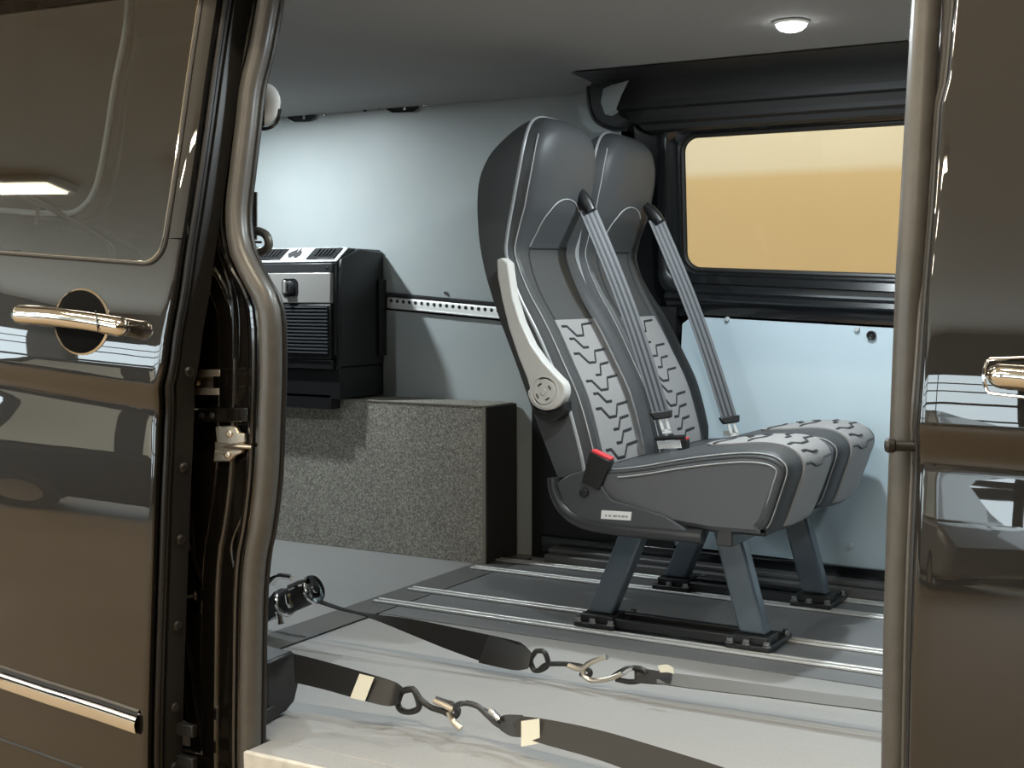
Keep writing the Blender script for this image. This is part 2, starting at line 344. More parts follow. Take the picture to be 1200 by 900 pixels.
# pressed inner frame around the far window: one ring, rounded opening
ring_in = roundrect(WX0, WX1, belt(-1.5)-0.0, wt_, 0.05, 8)
def shear(p): x, z = p; return (x, z - 0.040*(x-WX0)*max(0, (wt_-z)/(wt_-0.91)))
ring_in = [shear(p) for p in ring_in]
def frame_ring(name, m, y0, grow_list, parent=None):
    g = MB(); rows = []
    cx = (WX0+WX1)/2; cz = (0.912+wt_)/2
    for gr, dy in grow_list:
        row = []
        for (x, z) in ring_in:
            nx = x + (gr if x > cx else -gr); nz = z + (gr if z > cz else -gr)
            row.append(Vector((nx, yw(z)+dy, nz)))
        row.append(row[0]); rows.append(row)
    g.grid(rows); return g.build(name, m, parent)
fr = frame_ring('trim_window_surround', 'frame_black', 0, [(0.0, 0.05), (0.0, 0.03), (0.012, 0.026), (0.022, 0.010), (0.045, 0.0), (0.07, 0.0), (0.075, 0.03), (0.16, 0.035)])
struct(fr)
win = MB().prism([Vector((x, yw(z)+0.040, z)) for x, z in [((p[0]), p[1]) for p in ring_in]], (0, 0.004, 0)).build('window_1', 'far_glass'); struct(win)
gk = MB().tube([Vector((x, yw(z)+0.034, z)) for x, z in ring_in], 0.009, 8, closed=True).build('window_gasket', 'rubber_dark', win)
# sill pressings below the far window
def sill(prof, x0=-1.58, x1=0.3):
    return MB().grid([[Vector((x, y, z-0.044*(x+1.5))) for (y, z) in prof] for x in [x0+(x1-x0)*k/10 for k in range(11)]])
s_ = sill([(3.72, 0.905), (3.668, 0.893), (3.660, 0.872), (3.668, 0.862), (3.668, 0.850), (3.645, 0.838), (3.640, 0.825), (3.655, 0.812), (3.664, 0.795), (3.664, 0.772), (3.69, 0.765)])
struct(s_.build('trim_window_sill', 'frame_black'))
# roof-side trim above the far window, its rear end open, a reflection painted pale inside
prof = [(3.36, 1.462), (3.44, 1.452), (3.49, 1.44), (3.525, 1.415), (3.535, 1.395), (3.53, 1.375), (3.56, 1.372), (3.57, 1.352), (3.565, 1.338), (3.59, 1.332), (3.60, 1.318), (3.625, 1.312)]
x0s = lambda i: -1.75 + 0.012*i
g = MB().grid([[Vector((x if k else x0s(i), y, z)) for i, (y, z) in enumerate(prof)] for k, x in enumerate([-1.75, -1.4, -1.0, -0.6, -0.2, 0.3])])
struct(g.build('trim_roof_side', 'roof_trim'))
cl = at(700, 120, 3.53)
cap = MB(); lip = spline([at(691, 100, 3.56), at(692, 122, 3.56), at(699, 140, 3.56), at(716, 149, 3.56), at(735, 150, 3.58)], 6)
lip2 = spline([at(728, 94, 3.42), at(722, 112, 3.42), at(724, 130, 3.44), at(730, 138, 3.46), at(745, 142, 3.50)], 6)
lip0 = spline([at(700, 95, 3.60), at(702, 118, 3.62), at(708, 134, 3.62), at(722, 142, 3.62), at(735, 145, 3.62)], 6)
cap.tube(lip, 0.010, 8); cap.grid([lip, [p+Vector((0.02, -0.03, 0.0)) for p in lip], lip2]); 
cp = struct(cap.build('trim_roof_end', 'roof_trim'))
MB().grid([[at(u, v, y) for u, v in L9] for y, L9 in ((3.47, ((707, 104), (704, 120), (709, 134), (717, 136))), (3.43, ((716, 100), (712, 118), (714, 131), (721, 134))), (3.39, ((737, 94), (728, 112), (722, 128), (725, 131))))]).build('painted_reflection', 'lining', cp)  # pale patch painted as a white reflection on the dark curl
# linings
def slab(name, poly, m, th=0.012, front=0.0):
    g = MB(); n = len(poly); A = [Vector((x, yw(z)-front, z)) for x, z in poly]; B = [p+Vector((0, th, 0)) for p in A]
    g.add(A+B, [tuple(range(n)), tuple(range(n, 2*n))[::-1]] + [(i, (i+1) % n, n+(i+1) % n, n+i) for i in range(n)])
    return struct(g.build(name, m))
zr = lambda x: 0.800-0.073*(x+2.43)                 # the seam at the perforated rail also falls to the front
up_ = [(-3.6, zr(-3.6)+0.022), (-1.74, zr(-1.74)+0.022), (-1.722, 1.300), (-1.722, 1.325)]
up_ += [(q_.x, q_.z) for q_ in (at(716, 149, 3.62), at(700, 141, 3.62), at(693, 124, 3.62), at(690, 100, 3.62))] + [(-1.85, 1.475), (-3.6, 1.475)]
slab('wall_far_upper', [p for p in up_], 'lining')
slab('wall_far_lower', [(-3.6, 0.0), (-2.04, 0.0), (-2.035, 0.12), (-1.98, 0.45), (-1.98, zr(-1.98)-0.030), (-3.6, zr(-3.6)-0.030)], 'lining')
pb = [(-1.56, 0.082), (0.3, 0.060)]; 
slab('wall_far_front', [(-1.56, 0.082), (0.3, 0.058), (0.3, 0.700), (-1.46, 0.777), (-1.50, 0.772), (-1.53, 0.75)], 'panel_blue', front=0.006)
struct(MB().box((-2.04, 3.66, 0), (-1.55, 3.70, 0.80)).build('wall_far_recess', 'satin'))
# dark skirting ledge along the far floor
struct(MB().box((-2.0, 3.645, 0.0), (0.9, 3.69, 0.075)).build('trim_skirting', 'frame_black', bevel=0.004))
led = MB().box((-1.95, 3.575, 0.0), (0.9, 3.65, 0.030)); led.box((-1.95, 3.60, 0.03), (0.9, 3.65, 0.045)); struct(led.build('trim_floor_ledge', 'floor_dark', bevel=0.004))

SL = [(-0.60, -0.22), (-0.3, -0.15), (0.0, -0.05), (0.3, 0.0), (0.40, 0.02), (0.48, 0.065), (0.56, 0.08), (0.612, 0.075), (0.634, 0.0), (0.640, -0.38), (0.668, -0.42), (0.676, 0.04), (0.72, 0.07), (0.75, 0.13), (0.85, 0.16), (0.95, 0.19), (1.1, 0.22), (1.6, 0.27)]
PT = []; yy = 0.0
for k in range(0, 441):
    z = -0.6 + k*0.005; PT.append((z, yy)); yy += lerp(SL, z)*0.005
y_ref = lerp(PT, 0.67); PT = [(z, y-y_ref) for z, y in PT]
prof_y = lambda z: lerp(PT, z)
# near side: aperture, pillar and sill
YS = 1.862
lean = lambda z: 0.9*max(0.0, prof_y(z)-0.02)        # the body side leans inward above the belt line
def on_body(u, v, y0):
    y = y0
    for _ in range(12): p = at(u, v, y); y = y0 + lean(p.z)
    return p
_pts = [(315, 0), (304, 60), (294, 100), (288, 150), (282, 200), (277, 250), (281, 290), (294, 320), (309, 345), (316, 370), (317.5, 440), (316, 485), (313, 560), (306, 620), (300, 650), (296, 700), (294, 800), (293, 890)]
SEAL = sorted([(on_body(u, v, YS).z, on_body(u, v, YS).x) for u, v in _pts])
def seal_x(z): return smooth(SEAL, z)
# C-pillar sheet between sliding door and seal
rows = []
for k in range(46):
    z = -0.5 + 2.0*k/45; xs = seal_x(z)
    rows.append([Vector((xs-dx, y+lean(z), z)) for dx, y in ((0.9, 1.905), (0.22, 1.902), (0.155, 1.898), (0.145, 1.888), (0.075, 1.886), (0.063, 1.876), (0.03, 1.876), (0.018, 1.885), (0.03, 1.905), (0.10, 1.985), (0.14, 2.03))])
pil = struct(MB().grid(rows).build('wall_near', 'body'))
rid = MB()
for pts_, r_ in (([(261, 225), (258, 290), (272, 350), (274, 420)], .0035), ([(232, 300), (228, 360), (224, 420)], .004), ([(214, 560), (226, 650), (240, 690), (246, 760), (254, 900)], .004), ([(291, 545), (285, 600), (272, 640), (280, 690), (288, 740)], .0035),
                 ([(205, 650), (222, 760), (240, 900)], .005), ([(200, 670), (215, 790), (232, 900)], .004)):
    rid.tube(spline([on_body(u, v, 1.882 if u > 255 else 1.894) for u, v in pts_], 6), r_, 8)
for dx, y_, r_ in ((0.052, 1.878, 0.008), (0.108, 1.888, 0.007), (0.150, 1.896, 0.006)):  # upright ribs added to catch highlights along the pillar
    rid.tube([Vector((seal_x(-0.4+1.9*k/50)-dx, y_+lean(-0.4+1.9*k/50), -0.4+1.9*k/50)) for k in range(51)], r_, 10)
rid.build('ridge_and_highlight_rib', 'body', pil)
# near side forward of the opening, roof cant rail and sill
nb = MB(); nb.box((-0.38, 2.04, -0.5), (0.9, 2.08, 1.49)); nb.box((-3.6, 2.06, 1.47), (0.9, 2.10, 1.52)); struct(nb.build('wall_near_front', 'body'))
struct(MB().box((-3.6, 1.885, -0.45), (0.9, 1.95, -0.056)).build('trim_sill', 'body', bevel=0.01))
q_ = MB().box((-3.6, 1.91, -0.45), (-2.3, 1.97, 1.5)); struct(q_.build('wall_near_rear', 'body'))

# ================================================================== DOOR SEAL (one loop round the opening)
zs = [-0.20 + (1.44+0.20)*k/60 for k in range(61)]
left = [Vector((seal_x(z), YS+lean(z), z)) for z in zs]
RS = sorted([(on_body(u, v, YS).z, on_body(u, v, YS).x) for u, v in [(1086, 0), (1079, 120), (1072, 250), (1066, 360), (1062, 460), (1057, 600), (1053, 720), (1050, 900)]])
rx = lambda z: lerp(RS, z) if z > RS[0][0] else RS[0][1]
right = [Vector((rx(z), YS+lean(z), z)) for z in reversed(zs)]
topc = [Vector((left[-1].x + (right[0].x-left[-1].x)*k/12, YS+lean(1.44), 1.455)) for k in range(1, 12)]
botc = [Vector((right[-1].x + (left[0].x-right[-1].x)*k/12, 1.862, -0.21)) for k in range(1, 12)]
loop = left + topc + right + botc
ds = thing('door_seal', 'grey-brown rubber seal running round the open side doorway', 'door seal', (-1.0, 1.862, -0.07))
MB().tube(loop, 0.021, 12, closed=True, flat=1.0, ref=(0, 1, 0)).build('seal_bulb', 'rubber', ds)
MB().tube([p+Vector((0.0, 0.012, 0)) + (Vector((-0.024, 0, 0)) if i < 61 else Vector((0.024, 0, 0)) if 72 <= i < 133 else Vector((0, 0, 0))) for i, p in enumerate(loop)], 0.006, 8, closed=True, ref=(0, 1, 0)).build('seal_lip', 'rubber', ds)
MB().tube([p+Vector((0.0, 0.018, 0)) + (Vector((0.017, 0, 0)) if i < 61 else Vector((-0.017, 0, 0)) if 72 <= i < 133 else Vector((0, 0, 0))) for i, p in enumerate(loop)], 0.005, 8, closed=True, ref=(0, 1, 0)).build('seal_lip', 'rubber_dark', ds)

# ================================================================== SLIDING DOOR (slid back) AND FRONT DOOR
YD = 1.745
def on_door(u, v, y0=YD, tilt=0.0):
    y = y0
    for _ in range(12): p = at(u, v, y); y = y0 + prof_y(p.z - tilt)
    return p
EP = sorted([(on_door(u, v).z, on_door(u, v).x) for u, v in [(252, 0), (240, 80), (229, 160), (218, 235), (208, 300), (202, 345), (194, 390), (189, 430), (185, 480), (182, 540), (178, 640), (174, 760), (171, 900)]])
ex = lambda z: smooth(EP, z) if z > EP[0][0] else EP[0][1]
TILT = 0.070
def dpt(d, z, off=0.0): return Vector((ex(z)-d, YD + prof_y(z - TILT*(d-0.02)) + off, z))
DG, RC = 0.040, 0.045
zb0 = on_door(185, 308).z
def zb(d): return zb0 + 0.064*(d-0.05)
def ztop(d):
    if d >= DG+RC: return zb(d)
    if d > DG: t = DG+RC-d; return zb(d) + RC - math.sqrt(max(0, RC*RC-t*t))
    return zb(d)+RC
ds_ = [1.15-0.04*i for i in range(27)] + [DG+RC-RC*math.sin(PI/2*i/7) for i in range(8)] + [0.030, 0.020, 0.010, 0.004, 0.0]
NR = 190
rows = []
for d in ds_:
    zt = ztop(d); rows.append([dpt(d, -0.5+(zt+0.5)*k/NR, 0.004 if d == 0 else (0.0008 if d == .004 else 0)) for k in range(NR+1)])
sd = thing('sliding_door', 'dark brown-black van sliding door slid back beside the open doorway', 'van door', (-2.2, YD, -0.5))
g = MB().grid(rows)
g.grid([[dpt(d, ztop(DG)+(1.5-ztop(DG))*k/40, 0.004 if d == 0 else 0) for k in range(41)] for d in (DG, 0.03, 0.02, 0.010, 0.0)])
zl = [-0.5+2.0*k/80 for k in range(81)]
g.grid([[dpt(0, z, 0.004) for z in zl], [dpt(0.004, z, 0.018) for z in zl], [dpt(0.022, z, 0.020) for z in zl], [dpt(0.022, z, 0.030) for z in zl]])
g.grid([[dpt(d_, z, 0.05) for z in zl if z < 0.88] for d_ in (1.15, 0.03)])
door_panel = g.build('door_panel', 'paint', sd, sharp=60)
rows = []
for d in ds_[:27+8]:
    z0 = ztop(d); rows.append([dpt(d, z0+(1.5-z0)*k/40, 0.002) for k in range(41)])
MB().grid(rows).build('window_pane', 'side_glass', sd)
gl = [dpt(d, ztop(d), -0.001) for d in ds_[:35]] + [dpt(DG, z, -0.001) for z in [ztop(DG)+(1.5-ztop(DG))*k/30 for k in range(1, 31)]]
MB().tube(gl, 0.0018, 8).build('window_trim', 'chrome', sd)
MB().tube([p+Vector((0.006, 0.001, -0.004)) for p in gl], 0.0045, 8).build('window_rubber', 'rubber_dark', sd)
# edge seals and flange with bolts along the door's leading edge
for off, d, r_, m in ((0.026, -0.001, 0.006, 'rubber_dark'), (0.038, 0.002, 0.0055, 'rubber_dark')):
    MB().tube([dpt(d, z, off) for z in zl], r_, 8).build('edge_seal', m, sd)
fl = MB().grid([[dpt(0.008, z, 0.046) for z in zl], [dpt(-0.002, z, 0.048) for z in zl], [dpt(-0.010, z, 0.085) for z in zl], [dpt(0.02, z, 0.095) for z in zl]])
flange = fl.build('edge_flange', 'satin', sd)
for z in (0.70, 0.52, 0.385, 0.22, 0.06, -0.06):
    MB().lathe(dpt(-0.006, z, 0.066), (1, -0.3, 0), [(0.010, 0), (0.010, 0.004), (0.006, 0.007), (0.002, 0.007)], 14).build('bolt', 'satin', flange)
for z, L in ((0.015, 0.05), (-0.05, 0.04)):
    MB().box(dpt(-0.05, z-0.012, 0.07), dpt(0.0, z+0.012, 0.085)).build('roller_arm', 'satin', flange, 0.003)
# handle over a flush disc, blackened to stand for the shaded recess
hc = on_door(95, 377); hd = ex(hc.z)-hc.x
def hp(u, v, off=0.0): p = on_door(u, v); return Vector((p.x, YD+prof_y(p.z-TILT*(ex(p.z)-p.x-0.02))+off, p.z))
ring = [(97+31*math.cos(t), 377+37*math.sin(t)) for t in [2*PI*k/40 for k in range(40)]]
cup = MB(); rows = []
for s2, off in ((1.06, -0.001), (1.0, -0.0035), (0.94, 0.004)):
    rows.append([hp(97+(u-97)*s2, 377+(v-377)*s2, off) for u, v in ring+ring[:1]])
MB().grid(rows).build('recess_rim', 'chrome', sd)
rows = [[hp(97+(u-97)*s2, 377+(v-377)*s2, off) for u, v in ring+ring[:1]] for s2, off in [(0.99-0.05*k, -0.0016-0.0006*min(k, 3)) for k in range(20)]]
MB().grid(rows).build('handle_recess_shade', 'recess', sd)
def grip(path, r_):
    pts_ = spline(path, 8); n = len(pts_); L = (pts_[-1]-pts_[0]).length
    return pts_, [r_*math.sqrt(max(0.02, 1-max(0.0, 1-(p-pts_[0]).length/(r_*1.1), 1-(pts_[-1]-p).length/(r_*1.1))**2)) for p in pts_]
hq = lambda u, v, off: on_door(u, v, YD+off)
bar, rr = grip([hq(18, 368, -.030), hq(22, 368.3, -.031), hq(30, 369, -.032), hq(60, 371, -.034), hq(100, 376, -.034), hq(130, 381, -.032), hq(143, 383.5, -.030), hq(149, 384.5, -.030)], 0.0185)
for u, v in ((30, 368), (138, 382)): MB().tube([hq(u, v, -.03), hq(u, v, 0.004)], 0.012, 12).build('handle_mount', 'chrome', sd)
hdl = MB().tube(bar, rr, 14, flat=1.0).build('door_handle', 'chrome', sd)
MB().tube([hq(u, v, off) for u, v, off in ((112, 364, -.040), (113, 372, -.051), (114, 380, -.053), (115, 388, -.048))], 0.0012, 6).build('handle_joint', 'satin', hdl)
# bright moulding low on the door
mo = [(0, 795), (60, 815), (120, 834), (164, 849)]
A = [hp(u, v, -0.002) for u, v in mo]; 
MB().grid([[p+Vector((0, 0, dz)) + Vector((0, dy, 0)) for p in A] for dz, dy in ((0.017, 0.002), (0.014, -0.009), (0.002, -0.013), (-0.014, -0.010), (-0.020, 0.002))]).build('side_moulding', 'chrome', sd)
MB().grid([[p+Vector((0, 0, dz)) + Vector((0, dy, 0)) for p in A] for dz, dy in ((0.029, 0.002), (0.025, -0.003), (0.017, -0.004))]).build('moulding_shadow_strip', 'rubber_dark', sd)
MB().tube([hp(u, v, 0.0) for u, v in ((-10, 863), (40, 881), (90, 899), (110, 906))], 0.003, 8).build('lower_groove', 'rubber_dark', sd)
# what shows through the door glass: rounded rubber edge of the rear window behind it, and a sloping rail
bt = thing('rear_quarter_window_seal', 'pale rounded window seal behind the sliding door glass', 'window seal', (-2.0, 1.93, 0.95))
MB().tube(spline([on_door(u, v, YD+0.115) for u, v in ((152, -20), (146, 40), (134, 100), (124, 165), (112, 220), (92, 246), (60, 250), (0, 246), (-60, 240))], 6), 0.006, 8).build('seal_strip', 'lining', bt)
rl = thing('sloping_grab_rail', 'dark sloping rail seen through the sliding door glass', 'rail', (-2.1, 1.88, 0.93))
MB().tube(spline([on_door(u, v, YD+0.10) for u, v in ((-60, 190), (0, 216), (60, 245), (110, 275), (130, 290), (132, 302))], 6), 0.006, 8).build('rail_bar', 'satin', rl)
MB().tube([on_door(46, 238, YD+0.10), on_door(42, 262, YD+0.10)], 0.004, 6).build('rail_stay', 'satin', rl)

# front door: same profile, closed, its rear edge beside the opening
YF = 1.79
def on_f(u, v):
    y = YF
    for _ in range(12): p = at(u, v, y); y = YF + prof_y(p.z + 0.01)
    return p
EF = sorted([(on_f(u, v).z, on_f(u, v).x) for u, v in [(1118, 0), (1110, 90), (1102, 120), (1094, 240), (1086, 340), (1079, 440), (1075, 520), (1071, 640), (1067, 760), (1064, 900)]])
fx = lambda z: lerp(EF, z) if z > EF[0][0] else EF[0][1]
def fpt(d, z, off=0.0): return Vector((fx(z)+d, YF + prof_y(z + 0.01 + 0.02*d) + off, z))
fd = thing('front_door', 'dark brown-black van front door right of the open doorway', 'van door', (0.0, YF, -0.5))
zl2 = [-0.5+2.0*k/240 for k in range(241)]
g = MB().grid([[fpt(d, z, off) for z in zl2] for d, off in ((0.012, 0.03), (0.0, 0.022), (0.0, 0.006), (0.003, 0.001), (0.010, 0.0), (0.03, 0), (0.1, 0), (0.2, 0), (0.3, 0), (0.5, 0), (0.7, 0), (1.0, 0))])
g.build('door_panel', 'paint', fd, sharp=60)
MB().tube([fpt(-0.006, z, 0.03) for z in zl2[::4]], 0.005, 8).build('edge_seal', 'rubber_dark', fd)
MB().tube([fpt(-0.016, z, 0.045) for z in zl2[::4]], 0.004, 8).build('edge_seal', 'rubber', fd)
p0 = on_f(1156, 440); p1 = on_f(1240, 447)
def fh_(u, v, off=0.0): p = on_f(u, v); return p + Vector((0, off, 0))
fq = lambda u, v, off: on_f(u, v) if off == 0 else at(u, v, on_f(u, v).y+off)
bar, rr = grip([fq(1158, 439.5, -.026), fq(1161, 439.7, -.027), fq(1167, 440, -.028), fq(1200, 442.5, -.031), fq(1240, 446, -.031), fq(1290, 450, -.028), fq(1300, 451, -.026)], 0.0165)
for u, v in ((1172, 441), (1285, 450)): MB().tube([fq(u, v, -.026), fq(u, v, 0.004)], 0.011, 12).build('handle_mount', 'chrome', fd)
MB().tube(bar, rr, 14).build('door_handle', 'chrome', fd)
rim = [fh_(u, v, -0.0005) for u, v in [(1153+0, 441)] + [(1153+8*(1-math.cos(t)), 441-20*math.sin(t)) for t in (0.5, 1.0, 1.4)] + [(1200, 420), (1240, 423)]]
rim2 = [fh_(u, v, -0.0005) for u, v in [(1153, 441)] + [(1153+8*(1-math.cos(t)), 441+20*math.sin(t)) for t in (0.5, 1.0, 1.4)] + [(1200, 465), (1240, 470)]]
MB().tube(rim[::-1]+rim2[1:], 0.0025, 8).build('handle_rim', 'chrome', fd)
# dark B-pillar strip behind the front door edge, and the pin that sticks out of it
st = thing('door_pin', 'dark grey pin sticking out over the right door seal', 'pin', at(1062, 522, 1.85))
MB().lathe(at(1076, 523, 1.835), at(1040, 522, 1.82)-at(1076, 523, 1.835), [(0.004, 0), (0.0075, 0.002), (0.0075, 0.030), (0.010, 0.032), (0.0105, 0.040), (0.008, 0.044), (0.002, 0.045)], 16).build('pin_shaft', 'rubber_dark', st)
pl = MB(); 
pl.hexa([at(1071, 500, 1.84), at(1077, 500, 1.84), at(1077, 500, 1.85), at(1071, 500, 1.85), at(1069, 546, 1.84)+Vector((0,0,0)), at(1075, 546, 1.84), at(1075, 546, 1.85), at(1069, 546, 1.85)])
pl.build('pin_plate', 'rubber_dark', st, 0.002)

# ================================================================== FITTINGS ON THE PILLAR
PY = 1.872
t = thing('guide_bracket', 'bright steel channel bracket on the black pillar, above the door striker', 'bracket', at(235, 450, PY))
MB().hexa([at(217, 434, PY), at(258, 433, PY), at(258, 433, PY-0.02), at(217, 434, PY-0.02), at(217, 442, PY), at(258, 441, PY), at(258, 441, PY-0.02), at(217, 442, PY-0.02)][::1]).build('upper_flange', 'zinc', t, 0.001)
MB().hexa([at(215, 455, PY), at(257, 455, PY), at(257, 455, PY-0.02), at(215, 455, PY-0.02), at(215, 463, PY), at(257, 463, PY), at(257, 463, PY-0.02), at(215, 463, PY-0.02)]).build('lower_flange', 'zinc', t, 0.001)
MB().hexa([at(218, 442, PY), at(250, 441, PY), at(250, 441, PY-0.004), at(218, 442, PY-0.004), at(218, 456, PY), at(250, 456, PY), at(250, 456, PY-0.004), at(218, 456, PY-0.004)]).build('back_plate', 'zinc', t)
MB().lathe(at(229, 449, PY-0.004), (0, -1, 0), [(0.008, 0), (0.008, 0.004), (0.005, 0.005), (0.004, 0.002), (0.001, 0.002)], 16).build('screw', 'steel', t)
t = thing('door_striker', 'zinc striker with two screws and a pin on the black pillar', 'door striker', at(266, 520, PY))
ol = [(252, 500), (272, 499), (277, 502), (279, 507), (286, 508), (287, 519), (270, 521), (254, 519)]
MB().prism([at(u, v, PY-0.008) for u, v in ol], (0, 0.009, 0)).build('upper_plate', 'zinc', t, 0.002)
ol = [(251, 528), (284, 527), (283, 531), (275, 534), (269, 541), (250, 541)]
MB().prism([at(u, v, PY-0.008) for u, v in ol], (0, 0.009, 0)).build('lower_plate', 'zinc', t, 0.002)
MB().prism([at(u, v, PY-0.002) for u, v in [(252, 518), (280, 518), (280, 529), (252, 529)]], (0, 0.003, 0)).build('back_plate', 'zinc', t)
MB().tube([at(262, 524, PY-0.004), at(272, 523, PY-0.012), at(284, 523, PY-0.016), at(295, 524, PY-0.012)], [0.003, 0.0055, 0.0055, 0.004], 12).build('striker_pin', 'zinc', t)
for u, v in ((269, 508), (267, 533)): MB().lathe(at(u, v, PY-0.008), (0, -1, 0), [(0.0075, 0), (0.0075, 0.003), (0.004, 0.004), (0.003, 0.002), (0.0008, 0.002)], 16).build('screw', 'zinc', t)
t = thing('pillar_plate', 'narrow black plate with two small screws across the pillar', 'plate', at(252, 487, PY))
MB().prism([at(u, v, PY) for u, v in [(219, 479), (290, 478), (290, 494), (219, 496)]], (0, 0.003, 0)).build('plate', 'body', t, 0.002)
for u in (236, 249): MB().lathe(at(u, 487, PY), (0, -1, 0), [(0.006, 0), (0.006, 0.002), (0.003, 0.003), (0.001, 0.003)], 12).build('screw', 'satin', t)
t = thing('door_buffer', 'small grey buffer stud low on the black pillar', 'buffer', at(230, 699, 1.885))
MB().lathe(at(231, 698, 1.89), (-0.75, -0.6, -0.1), [(0.010, 0), (0.010, 0.005), (0.004, 0.007), (0.004, 0.02), (0.002, 0.021)], 14).build('stud', 'rubber_dark', t)
# white rounded cap and belt guide behind the left seal
t = thing('rounded_end_cap', 'white half-round cap poking out beside the left door seal under the headliner', 'cap', at(314, 122, 2.02))
rows = []
for k in range(13):
    a = -PI/2 + PI*k/12
    rows.append([at(306, 121, 2.02) + Vector((0.046*math.cos(a)*math.cos(b2), -0.02*math.sin(b2), 0.040*math.sin(a))) for b2 in [PI*j/10-PI/2 for j in range(11)]])
MB().grid(rows).build('white_shell', 'white', t)
MB().hexa([at(300, 97, 1.97), at(310, 96, 1.97), at(310, 96, 2.0), at(300, 97, 2.0), at(300, 148, 1.97), at(310, 149, 1.97), at(310, 149, 2.0), at(300, 148, 2.0)]).build('black_collar', 'frame_black', t, 0.004)
MB().tube(spline([at(300, 149, 1.965), at(312, 151, 1.962), at(324, 144, 1.965), at(328, 128, 1.97)], 5), 0.0035, 8).build('black_lip', 'frame_black', t)
t = thing('seat_belt_guide', 'brown seat belt loop hanging beside the left door seal', 'seat belt', at(300, 285, 2.02))
MB().ribbon([at(291, 225, 2.03), at(291, 262, 2.03), at(290, 281, 2.03)], [at(301, 225, 2.03), at(301, 262, 2.03), at(301, 281, 2.03)], 0.003).build('webbing', 'rubber', t)
MB().tube(spline([at(292, 272, 2.02), at(303, 271, 2.02), at(312, 276, 2.02), at(315, 286, 2.02), at(311, 293, 2.02), at(302, 296, 2.02)], 5), 0.0085, 10).build('guide_loop', 'rubber', t)
MB().tube([at(288, 283, 2.015), at(306, 284, 2.015)], 0.0025, 8).build('guide_bar', 'chrome', t)
MB().ribbon([at(289, 285, 2.03), at(290, 330, 2.03), at(300, 420, 2.03)], [at(303, 290, 2.03), at(305, 330, 2.03), at(314, 420, 2.03)], 0.003).build('webbing', 'rubber', t)

# ================================================================== WHEEL ARCH BOX
BX1, BY0, BY1, BZ = -2.096, 3.472, 3.66, 0.492
t = thing('wheel_arch_box', 'long speckled carpet wheel arch box against the grey wall, behind the seats', 'box', (-2.8, 3.56, 0))
bt_ = lambda x: BZ - 0.018*(x+2.1)*0
MB().hexa([(-3.6, BY0, 0), (BX1-0.012, BY0, 0), (BX1-0.012, BY1, 0), (-3.6, BY1, 0), (-3.6, BY0, BZ), (BX1-0.012, BY0, BZ), (BX1-0.012, BY1, BZ), (-3.6, BY1, BZ)]).build('carpeted_box', 'carpet', t)
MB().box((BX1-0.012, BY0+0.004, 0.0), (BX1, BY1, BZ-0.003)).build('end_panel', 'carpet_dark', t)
MB().box((BX1-0.014, BY0-0.003, 0.0), (BX1-0.001, BY0+0.005, BZ+0.002)).build('corner_strip', 'edge_tan', t, 0.001)
MB().box((-2.64, BY0-0.003, BZ-0.002), (BX1-0.004, BY0+0.004, BZ+0.003)).build('top_strip', 'edge_tan', t, 0.001)

# ================================================================== PERFORATED RAIL
t = thing('perforated_rail', 'pale perforated metal rail on the grey wall, between heater and seats', 'rail', (-2.3, 3.66, 0.80))
def rp(x, dz, y): return Vector((x, y, zr(x)+dz))
MB().grid([[rp(x, dz, y) for dz, y in ((0.017, 3.668), (0.015, 3.652), (0.010, 3.650), (-0.012, 3.650), (-0.019, 3.648), (-0.022, 3.655), (-0.024, 3.668))] for x in (-2.592, -2.0)]).build('rail_strip', 'alu', t)
for k in range(24):
    x = -2.575 + 0.0245*k
    MB().cyl(rp(x, 0.004, 3.651), (0, -1, 0), 0.0062, 0.002, 12).build('hole', 'groove', t)
bl = MB().grid([[rp(x, dz, y) for dz, y in ((0.030, 3.664), (0.026, 3.652), (0.018, 3.654), (0.016, 3.668))] for x in (-3.5, -1.9)]); struct(bl.build('trim_rail_seam', 'groove'))

# ================================================================== HEATER UNIT
HX0, HX1, HYF = -3.02, -2.60, 3.40
hx = lambda u, v: at(u, v, HYF)
t = thing('heater_unit', 'black and grey heater unit with vents and knob fixed on the grey wall', 'heater', (-2.8, 3.55, 0.5))
HT = 0.985
cas = MB().prism([(HX1-0.02, 3.658, 0.62), (HX1-0.02, 3.658, HT), (HX1-0.02, HYF+0.085, HT+0.002), (HX1-0.02, HYF+0.018, 0.938), (HX1-0.02, HYF+0.005, 0.93), (HX1-0.02, HYF+0.005, 0.64)], (HX0-HX1+0.02, 0, 0))
cas.build('casing', 'heater', t, 0.006)
MB().prism([(HX1-0.008, 3.655, 0.60), (HX1-0.008, 3.655, 0.978), (HX1-0.008, 3.52, 0.985), (HX1-0.008, 3.43, 0.95), (HX1-0.008, 3.41, 0.90), (HX1-0.008, 3.41, 0.60)], (-0.022, 0, 0)).build('side_cheek', 'heater', t, 0.006)
